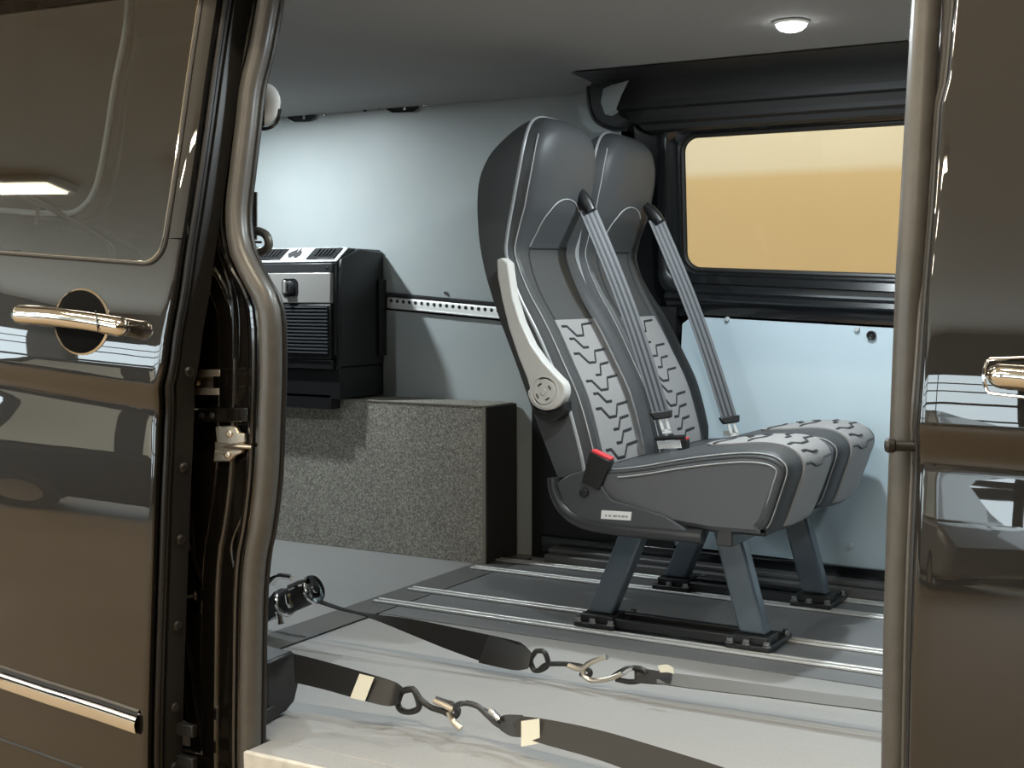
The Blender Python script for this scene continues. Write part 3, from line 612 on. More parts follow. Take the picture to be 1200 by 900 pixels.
# sloping pale top with two vents and the black emblem
def tp(u, w_, off=0.002):               # u along x (m from HX0), w_ 0..1 from the front edge to the back edge of the slope
    a = Vector((HX0+u, HYF+0.018, 0.940)); c_ = Vector((HX0+u, HYF+0.085, HT+0.003)); n_ = Vector((0, -0.56, 0.83)); return a+(c_-a)*w_+n_*off
LW = HX1-0.02-HX0
MB().hexa([tp(0.01, 0, .0), tp(LW-0.004, 0, .0), tp(LW-0.004, 1.0, .0), tp(0.01, 1.0, .0), tp(0.01, 0, .004), tp(LW-0.004, 0, .004), tp(LW-0.004, 1.0, .004), tp(0.01, 1.0, .004)]).build('top_panel', 'heater_top', t, 0.002)
for u0 in (LW-0.135, LW-0.36):
    pts_ = roundrect(u0, u0+0.115, 0.12, 0.88, 0.06, 5)
    pts_ = [(u0+(x-u0), min(.88, max(.12, z))) for x, z in pts_]
    v_ = MB().prism([tp(x, z, 0.004) for x, z in [(u0, .12), (u0+.115, .12), (u0+.115, .88), (u0, .88)]], (0, -0.0022, 0.0034)).build('vent', 'heater', t, 0.003)
    sl_ = MB()
    for k in range(5):
        x = u0+0.028+0.015*k; sl_.hexa([tp(x, .3, .008), tp(x+.004, .3, .008), tp(x+.004, .75, .008), tp(x, .75, .008), tp(x, .3, .012), tp(x+.004, .3, .012), tp(x+.004, .75, .012), tp(x, .75, .012)])
    sl_.build('louvre', 'tube', v_)
ue = LW-0.225
MB().prism([tp(x, z, 0.0042) for x, z in [(ue-0.012, .10), (ue+.062, .10), (ue+.062, .92), (ue-0.012, .92)]], (0, -0.0012, 0.002)).build('emblem_plate', 'white', t, 0.001)
em = [(-.004, .50), (.006, .66), (.016, .74), (.020, .84), (.026, .80), (.027, .62), (.031, .60), (.033, .82), (.036, .92), (.040, .74), (.052, .58), (.055, .36), (.046, .18), (.034, .24), (.028, .34), (.022, .22), (.010, .24), (.004, .36)]
MB().prism([tp(ue+x, z, 0.0068) for x, z in em], (0, -0.0006, 0.001)).build('black_emblem', 'groove', t)
F_ = HYF-0.004
MB().box((HX0, F_-0.002, 0.907), (HX1-0.026, F_+0.03, 0.937)).build('dark_band', 'tube', t, 0.003)
MB().box((HX0, F_-0.006, 0.808), (HX1-0.030, F_+0.02, 0.906)).build('control_panel', 'heater_grey', t, 0.003)
kb = at(340, 337, F_-0.006)
ks = MB().prism([Vector((kb.x+x, F_-0.0062, kb.z+z)) for x, z in roundrect(-0.032, 0.032, -0.029, 0.029, 0.014, 5)], (0, -0.003, 0)).build('knob_socket', 'heater', t)
MB().lathe((kb.x, F_-0.009, kb.z), (0, -1, 0), [(0.022, 0), (0.021, 0.012), (0.017, 0.018), (0.001, 0.018)], 24).build('knob', 'tube', ks)
MB().prism([Vector((kb.x+x, F_-0.027, kb.z+z)) for x, z in ((-0.006, -0.019), (0.006, -0.019), (0.006, 0.018), (0, 0.024), (-0.006, 0.018))], (0, -0.010, 0)).build('knob_pointer', 'heater_grey', ks, 0.002)
MB().box((HX0, F_-0.004, 0.628), (HX1-0.032, F_+0.02, 0.804)).build('grille_backing', 'heater', t, 0.003)
gr = MB()
for k in range(14):
    z = 0.646+0.0113*k; gr.box((HX0+0.005, F_-0.011, z), (HX1-0.040, F_-0.003, z+0.005))
gr.build('grille', 'plate', t)
MB().box((HX0, F_+0.002, 0.595), (HX1-0.03, F_+0.03, 0.626)).build('lower_band', 'heater', t, 0.004)
for x, y, z in ((HX1-0.045, F_-0.002, 0.921),): MB().lathe((x, y, z), (0, -1, 0), [(0.005, 0), (0.005, 0.002), (0.001, 0.003)], 12).build('screw', 'steel', t)
for z in (0.645, 0.87): MB().lathe((HX1-0.008, 3.63, z), (1, 0, 0), [(0.005, 0), (0.005, 0.002), (0.001, 0.003)], 12).build('screw', 'steel', t)
MB().prism([(HX1-0.006, 3.615, 0.63), (HX1-0.006, 3.655, 0.63), (HX1-0.006, 3.655, 0.885), (HX1-0.006, 3.615, 0.885)], (0.008, 0, 0)).build('mounting_flange', 'heater', t, 0.002)
b_ = MB().box((HX0, 3.415, BZ+0.006), (HX1-0.012, 3.655, 0.60)); b_.box((HX0, 3.415, BZ-0.03), (HX1-0.05, 3.466, BZ+0.02))
b_.build('base_box', 'heater', t, 0.003)

# ================================================================== SMALL THINGS ON THE FAR WALL
def slot(u0, u1, v0, v1, label):
    y = 3.606
    t = thing('bracket_slot', label, 'bracket', at((u0+u1)/2, (v0+v1)/2, y), 'bracket slots under the headliner')
    pts_ = [(u0, v0), (u1, v0-2), (u1-6, v1-4), (u1-11, v1-1), (u0+12, v1), (u0+6, v1-3)]
    MB().prism([at(u, v, y) for u, v in pts_], (0, 0.004, 0)).build('recess', 'groove', t)
    MB().tube([at(u, v, y-0.002) for u, v in pts_], 0.0028, 8, closed=True).build('rim', 'frame_black', t)
    m_ = MB(); um = (u0+u1)/2
    m_.hexa([at(um+1, v0+3, y-.004), at(um+4, v0+3, y-.004), at(um+4, v0+3, y), at(um+1, v0+3, y), at(um+1, v1-2, y-.004), at(um+4, v1-2, y-.004), at(um+4, v1-2, y), at(um+1, v1-2, y)])
    m_.build('metal_catch', 'steel', t)
slot(448, 495, 119, 131, 'black bracket slot at the ceiling edge, right of the other one')
slot(333, 374, 132, 142, 'black bracket slot at the ceiling edge, nearest the white cap')
SCR = [(498, 123, 3.60, 'small round screw right of the larger black bracket slot', .006), (444, 126, 3.60, 'small dark screw left of the larger black bracket slot', .006), (427, 128, 3.60, 'dark oval plug at the ceiling edge between two bracket slots', .008), (379, 135, 3.60, 'small screw right of the smaller black bracket slot', .005),
       (522, 343, 3.66, 'small bright screw on the grey wall above the perforated rail', .006), (446, 341, 3.66, 'small screw on the grey wall beside the heater', .005),
       (852, 374, 3.658, 'pale screw at the top edge of the light blue panel behind the far seat belt', .007), (1004, 386, 3.658, 'pale screw at the top edge of the light blue panel beside the black hole', .008), (996, 640, 3.658, 'pale screw low on the light blue panel under the seats', .008)]
for u, v, y, lab, r_ in SCR:
    p = at(u, v, y)
    o = MB().lathe(p, (0, -1, 0), [(r_, -0.006), (r_, 0.001), (r_*0.8, 0.003), (r_*0.3, 0.0035), (r_*0.25, 0.002), (0.0005, 0.002)], 14).build('screw', 'satin' if ('dark' in lab) else 'lining' if 'pale' in lab else 'steel', loc=p)
    tag(o, lab, 'screw', 'wall screws')
p = at(1021, 393, 3.657)
t = thing('cable_grommet', 'black round grommet near the top edge of the light blue panel', 'grommet', p)
MB().lathe(p, (0, -1, 0), [(0.013, -0.004), (0.013, 0.002), (0.010, 0.004), (0.007, 0.002), (0.006, -0.002), (0.0005, -0.002)], 20).build('grommet_ring', 'satin', t)
MB().lathe(p+Vector((0, 0.001, 0)), (0, -1, 0), [(0.004, 0), (0.003, 0.004), (0.0005, 0.004)], 12).build('grommet_core', 'tube', t)

# ================================================================== CEILING SPOTLIGHTS
for i, (x, y) in enumerate(SPOTS):
    zc = CEIL + 0.02*(1-min(1, ((y-2.75)/0.9)**2)) - 0.001
    t = thing('ceiling_spotlight', ['round lit ceiling spotlight above the seats', 'round lit ceiling spotlight at the rear of the headliner', 'round lit ceiling spotlight above the doorway', 'round lit ceiling spotlight above the wheel arch box', 'round lit ceiling spotlight towards the cab'][i], 'light', (x, y, zc))
    MB().lathe((x, y, zc), (0, 0, -1), [(0.042, 0), (0.042, 0.003), (0.036, 0.007), (0.034, 0.004), (0.001, 0.004)], 28).build('bezel', 'white', t)
    MB().lathe((x, y, zc-0.004), (0, 0, -1), [(0.036, 0), (0.034, 0.008), (0.026, 0.015), (0.014, 0.019), (0.001, 0.020)], 28).build('lens', 'lens', t)
    area_light('spot_lamp', (x, y, zc-0.026), 0.06, 0.06, SPOT_W[i], COOL, shape='DISK')

# ================================================================== FLOOR RAILS
for i, (y, lab) in enumerate(((2.905, 'aluminium floor rail nearest the doorway, with twin lips'), (3.070, 'aluminium floor rail second from the doorway, under the near legs'), (3.405, 'aluminium floor rail third from the doorway, under the far legs'), (3.545, 'aluminium floor rail furthest from the doorway, by the skirting'))):
    x0 = -2.105
    t = thing('floor_rail', lab, 'floor rail', (-0.6, y, 0.0), 'floor rails')
    MB().box((x0, y-0.021, 0.0), (0.88, y+0.021, 0.0035)).build('base_strip', 'floor_dark', t)
    for s_ in (-0.012, 0.012): MB().box((x0, y+s_-0.0055, 0.0), (0.88, y+s_+0.0055, 0.0085)).build('lip', 'alu', t, 0.002)

# ================================================================== DOUBLE SEAT
DS = thing('double_seat', 'grey and black double passenger seat with folded-up armrest on floor rails', 'seat', (-1.2, 3.2, 0))
XF = [(0.40, -1.412), (0.44, -1.420), (0.584, -1.462), (0.68, -1.510), (0.746, -1.545), (0.84, -1.600), (0.934, -1.632), (1.0, -1.625), (1.08, -1.606), (1.16, -1.590), (1.22, -1.587), (1.30, -1.60)]
XR = [(0.38, -1.520), (0.494, -1.566), (0.66, -1.634), (0.80, -1.697), (0.90, -1.735), (1.0, -1.752), (1.115, -1.748), (1.18, -1.722), (1.23, -1.682), (1.30, -1.63)]
HW = [(0.38, 0.178), (0.5, 0.186), (0.6, 0.188), (0.75, 0.184), (0.9, 0.176), (1.0, 0.178), (1.1, 0.182), (1.16, 0.180), (1.30, 0.17)]
ZT, Z0, ZD = 1.287, 0.395, 1.13
def dome(z):
    if z <= ZD: return 1.0
    t_ = (z-ZD)/(ZT-ZD); return max(0.0, 1-t_**2.9)**(1/2.4)
def half(z): return smooth(HW, z)*dome(z)
def fx_(a, z):                           # front surface x
    xm = smooth(XF, z); bul = 0.0
    if z < 0.95:                         # side bolsters stand proud of the back pad
        k = min(1, (0.95-z)/0.15)*min(1, (z-0.36)/0.1)
        aa = abs(a); bul += k*0.022*math.exp(-((aa-0.86)/0.12)**2)
        bul += 0.010*(1-a*a)*k
    else:                                # rounded head pad
        k = min(1, (z-0.95)/0.1); bul += k*0.036*(1-abs(a)**4.5)
    f = 1-dome(z)
    return xm + bul - 0.035*f*0 - 0.022*max(0, (abs(a)-0.88)/0.12)**2
def xc(z): return (smooth(XF, z)+smooth(XR, z))/2
def ys(yc, a, z): return yc + a*half(z)
def topx(x, z):                          # close the shell over the crown
    t_ = max(0, (z-1.235)/(ZT-1.235)); c_ = -1.632; return x + (c_-x)*(1-math.sqrt(max(0, 1-t_**2)))
def S(yc, a, z, off=0.0): return Vector((topx(fx_(a, z), z)+off, ys(yc, a, z), z))
ZL = [Z0 + (1.10-Z0)*k/44 for k in range(45)] + [1.10 + (ZT-1.10)*math.sin(PI/2*k/22) for k in range(1, 23)]
AL = [-1+2*k/32 for k in range(33)]
def zig(kind, zc, a0, sz=0.0135):
    if kind == 'A': return [(a0, zc+sz*.8), (a0+.14, zc+sz*.8), (a0+.30, zc-sz), (a0+.52, zc-sz), (a0+.64, zc+sz), (a0+1.0, zc+sz*1.2)]
    if kind == 'B': return [(a0+.06, zc+sz), (a0+.18, zc+sz), (a0+.34, zc-sz*.7), (a0+.50, zc-sz*.7)]
    return [(a0+.34, zc-sz*.8), (a0+.50, zc-sz*.8), (a0+.62, zc+sz), (a0+.90, zc+sz*1.2)]
def seat_back(yc, near):
    rows = []
    for z in ZL:
        h = half(z); xr = smooth(XR, z); row = []
        for k in range(5): row.append(Vector((topx(fx_(-1, z)+(xr+0.02-fx_(-1, z))*k/4, z), yc-h*(1+0.02*math.sin(PI*k/4)), z)))
        for k in range(1, 12):
            a = -1+2*k/12; row.append(Vector((topx(xr+0.02*abs(a)**3, z), yc+a*h, z)))
        for k in range(4, -1, -1): row.append(Vector((topx(fx_(1, z)+(xr+0.02-fx_(1, z))*k/4, z), yc+h*(1+0.02*math.sin(PI*k/4)), z)))
        rows.append(row)
    g = MB().grid(rows); g.add(rows[0] + [S(yc, a, Z0) for a in AL[::-1][1:-1]], [tuple(range(len(rows[0])+31))])
    sb = g.build('seat_back', 'leather_side', DS)
    MB().grid([[S(yc, a, z) for a in AL] for z in ZL]).build('front_cover', 'leather', sb)
    # piping and stitching down both front edges
    edge = lambda a, off: [S(yc, a, z, off) for z in ZL]
    loop_ = edge(-1, 0.001) + [S(yc, 1, z, 0.001) for z in reversed(ZL)]
    pp = [loop_[i] for i in range(len(loop_)) if i == 0 or (loop_[i]-loop_[i-1]).length > 0.004]
    MB().tube(pp, 0.0045, 8).build('piping', 'piping', sb)
    for a in (-0.93, 0.93): MB().tube([S(yc, a, z, 0.0005) for z in ZL[:56]], 0.0016, 6).build('stitching', 'thread', sb)
    # grey insert with recessed zigzag lines
    iz0, iz1 = 0.425, 0.776
    zi = [iz0+(iz1-iz0)*k/24 for k in range(25)]; ai = [-0.66+1.32*k/18 for k in range(19)]
    wd = lambda z: 1.0 - 0.08*(z-iz0)/(iz1-iz0)
    ins = MB().grid([[S(yc, a*wd(z), z, 0.005) for a in ai] for z in zi]); ins.grid([[S(yc, a*wd(z), z, 0.0) for a in ai] for z in zi])
    for a in (ai[0], ai[-1]): ins.grid([[S(yc, a*wd(z), z, 0.0) for z in zi], [S(yc, a*wd(z), z, 0.005) for z in zi]])
    for z in (zi[0], zi[-1]): ins.grid([[S(yc, a*wd(z), z, 0.0) for a in ai], [S(yc, a*wd(z), z, 0.005) for a in ai]])
    ins.build('grey_insert', 'insert', sb)
    gv = MB()
    for i, kd in enumerate('ABACABACCA'):
        pts_ = zig(kd, iz1-0.028-0.0335*i, -0.56)
        dense = []
        for (p, q2) in zip(pts_, pts_[1:]):
            for k in range(4): dense.append((p[0]+(q2[0]-p[0])*k/4, p[1]+(q2[1]-p[1])*k/4))
        dense.append(pts_[-1])
        gv.tube([S(yc, a*wd(z), z, 0.0052) for a, z in dense], 0.0046, 6, flat=0.35, ref=(1, 0, 0))
    gv.build('zigzag_groove', 'groove', sb)
    # soft seams: arc under the head pad, and the fold above the lumbar pad
    arc = [S(yc, 0.50*math.cos(t_)-0.04, 0.995+0.085*math.sin(t_)**0.75, 0.001) for t_ in [PI*0.20+PI*0.80*k/24 for k in range(25)]]
    arc += [S(yc, -0.54-0.01*k, 0.995-0.012*k, 0.001) for k in range(1, 4)]
    MB().tube(arc, 0.0016, 6).build('head_seam', 'thread', sb)
    MB().tube([S(yc, a, 0.958+0.004*a, 0.0005) for a in [-0.55+1.1*k/12 for k in range(13)]], 0.003, 6).build('lumbar_fold', 'groove', sb)
    MB().tube([S(yc, -0.55-0.03*math.sin(PI*k/12), 0.958-0.185*k/12, 0.0005) for k in range(13)], 0.0022, 6).build('pad_seam', 'groove', sb)
    MB().tube([S(yc, 0.55+0.03*math.sin(PI*k/12), 0.958-0.185*k/12, 0.0005) for k in range(13)], 0.0022, 6).build('pad_seam', 'groove', sb)
    return sb
YC = (3.010, 3.395)
backs = [seat_back(YC[0], True), seat_back(YC[1], False)]
# cushions
CP = [(-1.40, 0.425), (-1.34, 0.430), (-1.27, 0.442), (-1.19, 0.460), (-1.10, 0.477), (-1.02, 0.487), (-0.965, 0.484), (-0.935, 0.468), (-0.928, 0.445), (-0.938, 0.41), (-0.953, 0.365), (-0.968, 0.325), (-0.982, 0.306)]
CPS = spline([(x, 0, z) for x, z in CP], 4)
NS = len(CPS)
def C_(yc, a, i, off=0.0):
    p = CPS[i]; n_ = CPS[min(i+1, NS-1)]-CPS[max(i-1, 0)]; nn = Vector((-n_.z, 0, n_.x)).normalized()
    if nn.z < 0 and i < NS/2: nn = -nn
    if i >= NS/2 and nn.x < 0: nn = -nn
    cr = 0.016*(1-a*a)*min(1, i/12) - 0.012*max(0, (abs(a)-0.85)/0.15)**2
    w_ = 0.185 - 0.012*max(0, (i-NS*0.55)/(NS*0.45))
    return p + nn*(cr+off) + Vector((0, yc + a*w_, 0))
def cushion(yc, near):
    A2 = [-1+2*k/24 for k in range(25)]
    bot = [Vector((-0.99, 0, 0.302)), Vector((-1.10, 0, 0.300)), Vector((-1.25, 0, 0.312)), Vector((-1.38, 0, 0.340)), Vector((-1.405, 0, 0.38))]
    top = MB().grid([[C_(yc, a, i) for a in A2] for i in range(NS)])
    cu = top.build('seat_cushion', 'leather', DS)
    for sgn in (-1, 1):
        ol_ = [C_(yc, sgn, i) for i in range(NS)] + [b2+Vector((0, yc+sgn*0.176, 0)) for b2 in bot]
        cen = sum(ol_, Vector())/len(ol_) + Vector((0, sgn*0.010, 0))
        mid_ = [p+(cen-p)*0.10 for p in ol_]; mid_ = [Vector((p.x, yc+sgn*0.190, p.z)) for p in mid_]
        n = len(ol_)
        MB().add(ol_+mid_+[cen], [(i, (i+1) % n, n+(i+1) % n, n+i) for i in range(n)] + [tuple(range(n, 2*n))]).build('side_panel', 'cloth', cu)
        MB().tube([C_(yc, sgn, i, 0.001) for i in range(2, NS)], 0.0042, 8).build('piping', 'leather', cu)
        for aa in (0.955,): MB().tube([C_(yc, sgn*aa, i, 0.0015) for i in range(2, NS-2)], 0.0016, 6).build('stitching', 'thread', cu)
        MB().tube([C_(yc, sgn, i, -0.010)+Vector((0, sgn*0.0075, 0)) for i in range(4, NS-1)], 0.0016, 6).build('stitching', 'thread', cu)
    MB().grid([[b2+Vector((0, yc+a*0.176, 0)) for a in (-1, 0, 1)] for b2 in [CPS[-1]]+bot]).build('underside', 'satin', cu)
    i0, i1 = 13, NS-4
    def wd(i): t_ = (i-i0)/(i1-i0); return 0.57*min(1, 0.45+1.6*math.sqrt(max(0, t_))) if t_ < 0.12 else 0.57*min(1, 0.45+1.6*math.sqrt(0.12)+t_*0.3)
    ai = [-1+2*k/14 for k in range(15)]
    ins = MB().grid([[C_(yc, a*wd(i), i, 0.004) for a in ai] for i in range(i0, i1+1)])
    for a in (-1, 1): ins.grid([[C_(yc, a*wd(i), i, -0.001) for i in range(i0, i1+1)], [C_(yc, a*wd(i), i, 0.004) for i in range(i0, i1+1)]])
    ins.build('grey_insert', 'insert', cu)
    gv = MB()
    for r0, kinds in ((15, 'B'), (17, 'C'), (19, 'A'), (22, 'C'), (25, 'A'), (28, 'B'), (31, 'A')):
        pts_ = zig(kinds, 0, -0.5, 1.0); L_ = []
        for a, dz in pts_:
            f_ = r0 - dz*0.62; k = int(f_); q1 = C_(yc, a, k, 0.0045); q2 = C_(yc, a, min(k+1, NS-1), 0.0045); L_.append(q1+(q2-q1)*(f_-k))
        L2 = []
        for p, q2 in zip(L_, L_[1:]): L2 += [p+(q2-p)*k/3 for k in range(3)]
        L2.append(L_[-1]); gv.tube(L2, 0.0042, 6, flat=0.5, ref=(0.3, 0, 1))
    gv.build('zigzag_groove', 'groove', cu)
    return cu
cush = [cushion(YC[0]-0.0, True), cushion(YC[1], False)]
# base frame: side plate, bent tube, cross beams, legs, foot bars
YN = 2.822
def np_(u, v, y=YN): return at(u, v, y)
ol = [(652, 566), (668, 556), (694, 549), (706, 572), (716, 586), (745, 594), (778, 604), (800, 618), (812, 630), (780, 629), (735, 622), (700, 616), (676, 606), (660, 590)]
sp_ = MB().prism([np_(u, v, YN-0.010) for u, v in ol], (0, 0.022, 0)).build('side_plate', 'plate', DS, 0.003)
MB().lathe(np_(685, 577, YN-0.010), (0, -1, 0), [(0.012, 0), (0.012, 0.004), (0.009, 0.008), (0.001, 0.009)], 20).build('pivot_bolt', 'satin', sp_)
lbp = [(705, 598), (740, 600), (739, 610), (704, 608)]
lb = MB().prism([np_(u, v, YN-0.0115) for u, v in lbp], (0, 0.0016, 0)).build('maker_label', 'white', sp_)
pr = MB()
for i, (u, w_) in enumerate(((709, 2), (713, 3), (718, 5), (724, 3), (728, 4), (733, 2.5))):
    pr.prism([np_(u, 603+i*0.25, YN-0.0118), np_(u+w_, 603+i*0.25, YN-0.0118), np_(u+w_, 605.5+i*0.25, YN-0.0118), np_(u, 605.5+i*0.25, YN-0.0118)], (0, 0.0006, 0))
pr.build('label_print', 'print', lb)
tb = spline([np_(649, 560), np_(651, 575), np_(659, 593), np_(674, 607), np_(696, 615), np_(735, 621), np_(780, 625), np_(824, 629)], 6)
MB().tube(tb, 0.0165, 14).build('frame_tube', 'tube', DS)
MB().tube([p+Vector((0, 0.77, 0)) for p in tb], 0.0165, 14).build('frame_tube', 'tube', DS)
for x, z, r_ in ((-1.33, 0.285, 0.020), (-1.075, 0.285, 0.020)):
    MB().box((x-r_, YN+0.01, z-r_), (x+r_, 3.59, z+r_)).build('cross_beam', 'tube', DS, 0.004)
MB().box((-1.36, 2.90, 0.283), (-1.0, 3.52, 0.303)).build('seat_pan', 'satin', DS, 0.004)
LEGW, LEGT = 0.034, 0.022
def leg(xt, xb, y):
    g = MB(); zt, zb_ = 0.285, 0.040
    g.hexa([(xb-LEGW, y-LEGT, zb_), (xb+LEGW, y-LEGT, zb_), (xb+LEGW, y+LEGT, zb_), (xb-LEGW, y+LEGT, zb_), (xt-LEGW, y-LEGT, zt), (xt+LEGW, y-LEGT, zt), (xt+LEGW, y+LEGT, zt), (xt-LEGW, y+LEGT, zt)])
    l = g.build('leg', 'leg', DS, 0.007, seg=3)
    f = MB().box((xb-0.055, y-0.055, 0.0085), (xb+0.055, y+0.11, 0.021)); f.box((xb-0.045, y-0.04, 0.02), (xb+0.045, y+0.04, 0.040))
    fo = f.build('foot_plate', 'satin', l, 0.003)
    for dx, dy in ((-0.046, -0.046), (-0.005, -0.048), (0.044, -0.046), (0.046, 0.085)):
        MB().lathe((xb+dx, y+dy, 0.021), (0, 0, 1), [(0.011, 0), (0.011, 0.003), (0.008, 0.003), (0.008, 0.012), (0.001, 0.013)], 6).build('bolt', 'steel', fo)
    return l
def legx(u, v, y): return at(u, v, y)
YL = (2.965, 3.445)
rb = atz(706, 735, 0.02).x
leg(-1.345, -1.447, YL[0]); leg(-1.115, -1.045, YL[0]); leg(-1.345, -1.447, YL[1]); leg(-1.115, -1.045, YL[1])
for y in YL:
    g = MB().box((-1.44, y-0.030, 0.010), (-1.05, y-0.012, 0.034)); g.box((-1.44, y+0.055, 0.010), (-1.05, y+0.075, 0.030)); g.build('foot_bar', 'satin', DS, 0.003)
# folded-up armrest
YA = 2.775
L_ = [(582, 304), (583, 325), (588, 352), (596, 385), (607, 418), (617, 443), (621, 456)]
circ = [(640+22*math.cos(t_), 459+22*math.sin(t_)) for t_ in [PI+0.05 - (PI+0.55)*k/18 for k in range(19)]]
R_ = [(652, 441), (637, 425), (622, 404), (610, 378), (601, 350), (597, 325), (595, 308), (588, 302)]
arm = MB().prism([at(u, v, YA) for u, v in L_+circ+R_], (0, 0.034, 0)).build('armrest', 'arm', DS, 0.009, seg=3)
pc = at(638, 459, YA)
MB().lathe(pc+Vector((0, 0.002, 0)), (0, -1, 0), [(0.040, 0), (0.040, 0.003), (0.036, 0.004), (0.034, 0.002), (0.031, 0.002), (0.029, 0.006), (0.008, 0.006), (0.007, 0.009), (0.001, 0.009)], 30).build('pivot_cap', 'arm', arm)
sl_ = MB()
for a0 in (0.3, 1.87, 3.44, 5.0):
    sl_.tube([pc+Vector((0.020*math.cos(a), -0.0045, 0.020*math.sin(a))) for a in [a0+0.55*k/5 for k in range(6)]], 0.0022, 6)
sl_.build('cap_slot', 'tube', arm)
MB().prism([at(u, v, YA+0.012) for u, v in [(622, 474), (628, 480), (640, 483), (654, 478), (661, 470), (662, 482), (655, 491), (643, 496), (633, 493), (625, 486)]], (0, 0.04, 0)).build('armrest_socket', 'satin', arm, 0.006, seg=3)
# seat belts: guide slot high on the shoulder, webbing, tongue
def belt_(p0, p1, slot_uv, yslot, tongue, label):
    w_ = Vector((0.70, 0.70, 0.10)).normalized()*0.0235
    pts_ = [p0+(p1-p0)*k/8 + Vector((0.012*math.sin(PI*k/8), 0, 0)) for k in range(9)]
    bl_ = MB().ribbon([p-w_ for p in pts_], [p+w_ for p in pts_], 0.002).build('seat_belt', 'belt', DS)
    nrm = (pts_[-1]-pts_[0]).cross(w_).normalized(); nrm = nrm if nrm.y < 0 else -nrm
    for f_ in (-0.62, -0.05, 0.55):
        MB().ribbon([p+w_*(f_-0.10)+nrm*0.0014 for p in pts_], [p+w_*(f_+0.12)+nrm*0.0014 for p in pts_], 0.0012).build('dark_stripe', 'belt_dark', bl_)
    sl2 = [at(u, v, yslot) for u, v in slot_uv]
    MB().tube(sl2, [0.010, 0.017, 0.019, 0.015][:len(sl2)], 12).build('belt_slot', 'heater', bl_)
    e1 = pts_[-1]; ax = (pts_[-1]-pts_[-2]).normalized(); ww = w_.normalized()
    MB().hexa([e1-ww*0.031-nrm*0.006, e1+ww*0.031-nrm*0.006, e1+ww*0.031+nrm*0.008, e1-ww*0.031+nrm*0.008, e1-ww*0.024-nrm*0.006+ax*0.020, e1+ww*0.024-nrm*0.006+ax*0.020, e1+ww*0.024+nrm*0.008+ax*0.020, e1-ww*0.024+nrm*0.008+ax*0.020]).build('tongue_grip', 'satin', bl_, 0.003)
    tg = MB(); c1 = e1+ax*0.018
    for s2 in (-1, 1): tg.hexa([c1+ww*(s2*0.0085-0.004)-nrm*.001, c1+ww*(s2*0.0085+0.004)-nrm*.001, c1+ww*(s2*0.0085+0.004)+nrm*.002, c1+ww*(s2*0.0085-0.004)+nrm*.002] + [q2+ax*0.036 for q2 in (c1+ww*(s2*0.0085-0.004)-nrm*.001, c1+ww*(s2*0.0085+0.004)-nrm*.001, c1+ww*(s2*0.0085+0.004)+nrm*.002, c1+ww*(s2*0.0085-0.004)+nrm*.002)])
    c2 = c1+ax*0.030; tg.hexa([c2-ww*0.0125-nrm*.001, c2+ww*0.0125-nrm*.001, c2+ww*0.0125+nrm*.002, c2-ww*0.0125+nrm*.002] + [q2+ax*0.010 for q2 in (c2-ww*0.0125-nrm*.001, c2+ww*0.0125-nrm*.001, c2+ww*0.0125+nrm*.002, c2-ww*0.0125+nrm*.002)])
    tg.build('metal_tongue', 'alu', bl_)
belt_(at(689, 246, 3.075), at(774, 482, 3.10), [(675, 221), (680, 228), (687, 238), (693, 248)], 3.075, None, '')
belt_(at(769, 258, 3.46), at(854, 488, 3.48), [(757, 240), (762, 246), (768, 254), (774, 261)], 3.46, None, '')
# buckles with red buttons
def buckle(u0, v0, u1, v1, y, w_, th, m_white=None):
    a, c_ = at(u0, v0, y), at(u1, v1, y)          # base and top centre
    ax = (c_-a).normalized(); sd_ = Vector((ax.z, 0, -ax.x))
    g = MB().hexa([a-sd_*w_*.42+Vector((0, -th, 0)), a+sd_*w_*.42+Vector((0, -th, 0)), a+sd_*w_*.42+Vector((0, th, 0)), a-sd_*w_*.42+Vector((0, th, 0)), c_-sd_*w_*.5+Vector((0, -th, 0)), c_+sd_*w_*.5+Vector((0, -th, 0)), c_+sd_*w_*.5+Vector((0, th, 0)), c_-sd_*w_*.5+Vector((0, th, 0))])
    bk = g.build('buckle', 'satin', DS, 0.003)
    MB().hexa([q2+ax*d2 for d2 in (-0.001, 0.006) for q2 in (c_-sd_*w_*.46+Vector((0, -th*.8, 0)), c_+sd_*w_*.46+Vector((0, -th*.8, 0)), c_+sd_*w_*.46+Vector((0, th*.8, 0)), c_-sd_*w_*.46+Vector((0, th*.8, 0)))]).build('red_button', 'red', bk, 0.002)
buckle(694, 569, 706, 534, 2.818, 0.058, 0.014)
buckle(801, 527, 800, 515, 3.17, 0.034, 0.010)
MB().ribbon([at(770, 517, 3.16), at(797, 516, 3.16)], [at(772, 526, 3.16), at(799, 525, 3.16)], 0.004).build('white_belt_tag', 'white', DS)
MB().ribbon([at(848, 505, 3.52), at(864, 503, 3.52)], [at(848, 511, 3.52), at(866, 510, 3.52)], 0.004).build('white_belt_tag', 'white', DS)
MB().tube([at(768, 514, 3.14), at(803, 512, 3.14)], 0.006, 8).build('buckle_stalk', 'satin', DS)

# ================================================================== WHEELCHAIR TIE-DOWN STRAPS
def hook_(parent, pts_, r_, m):
    return MB().tube(spline(pts_, 6), r_, 10).build('hook', m, parent)
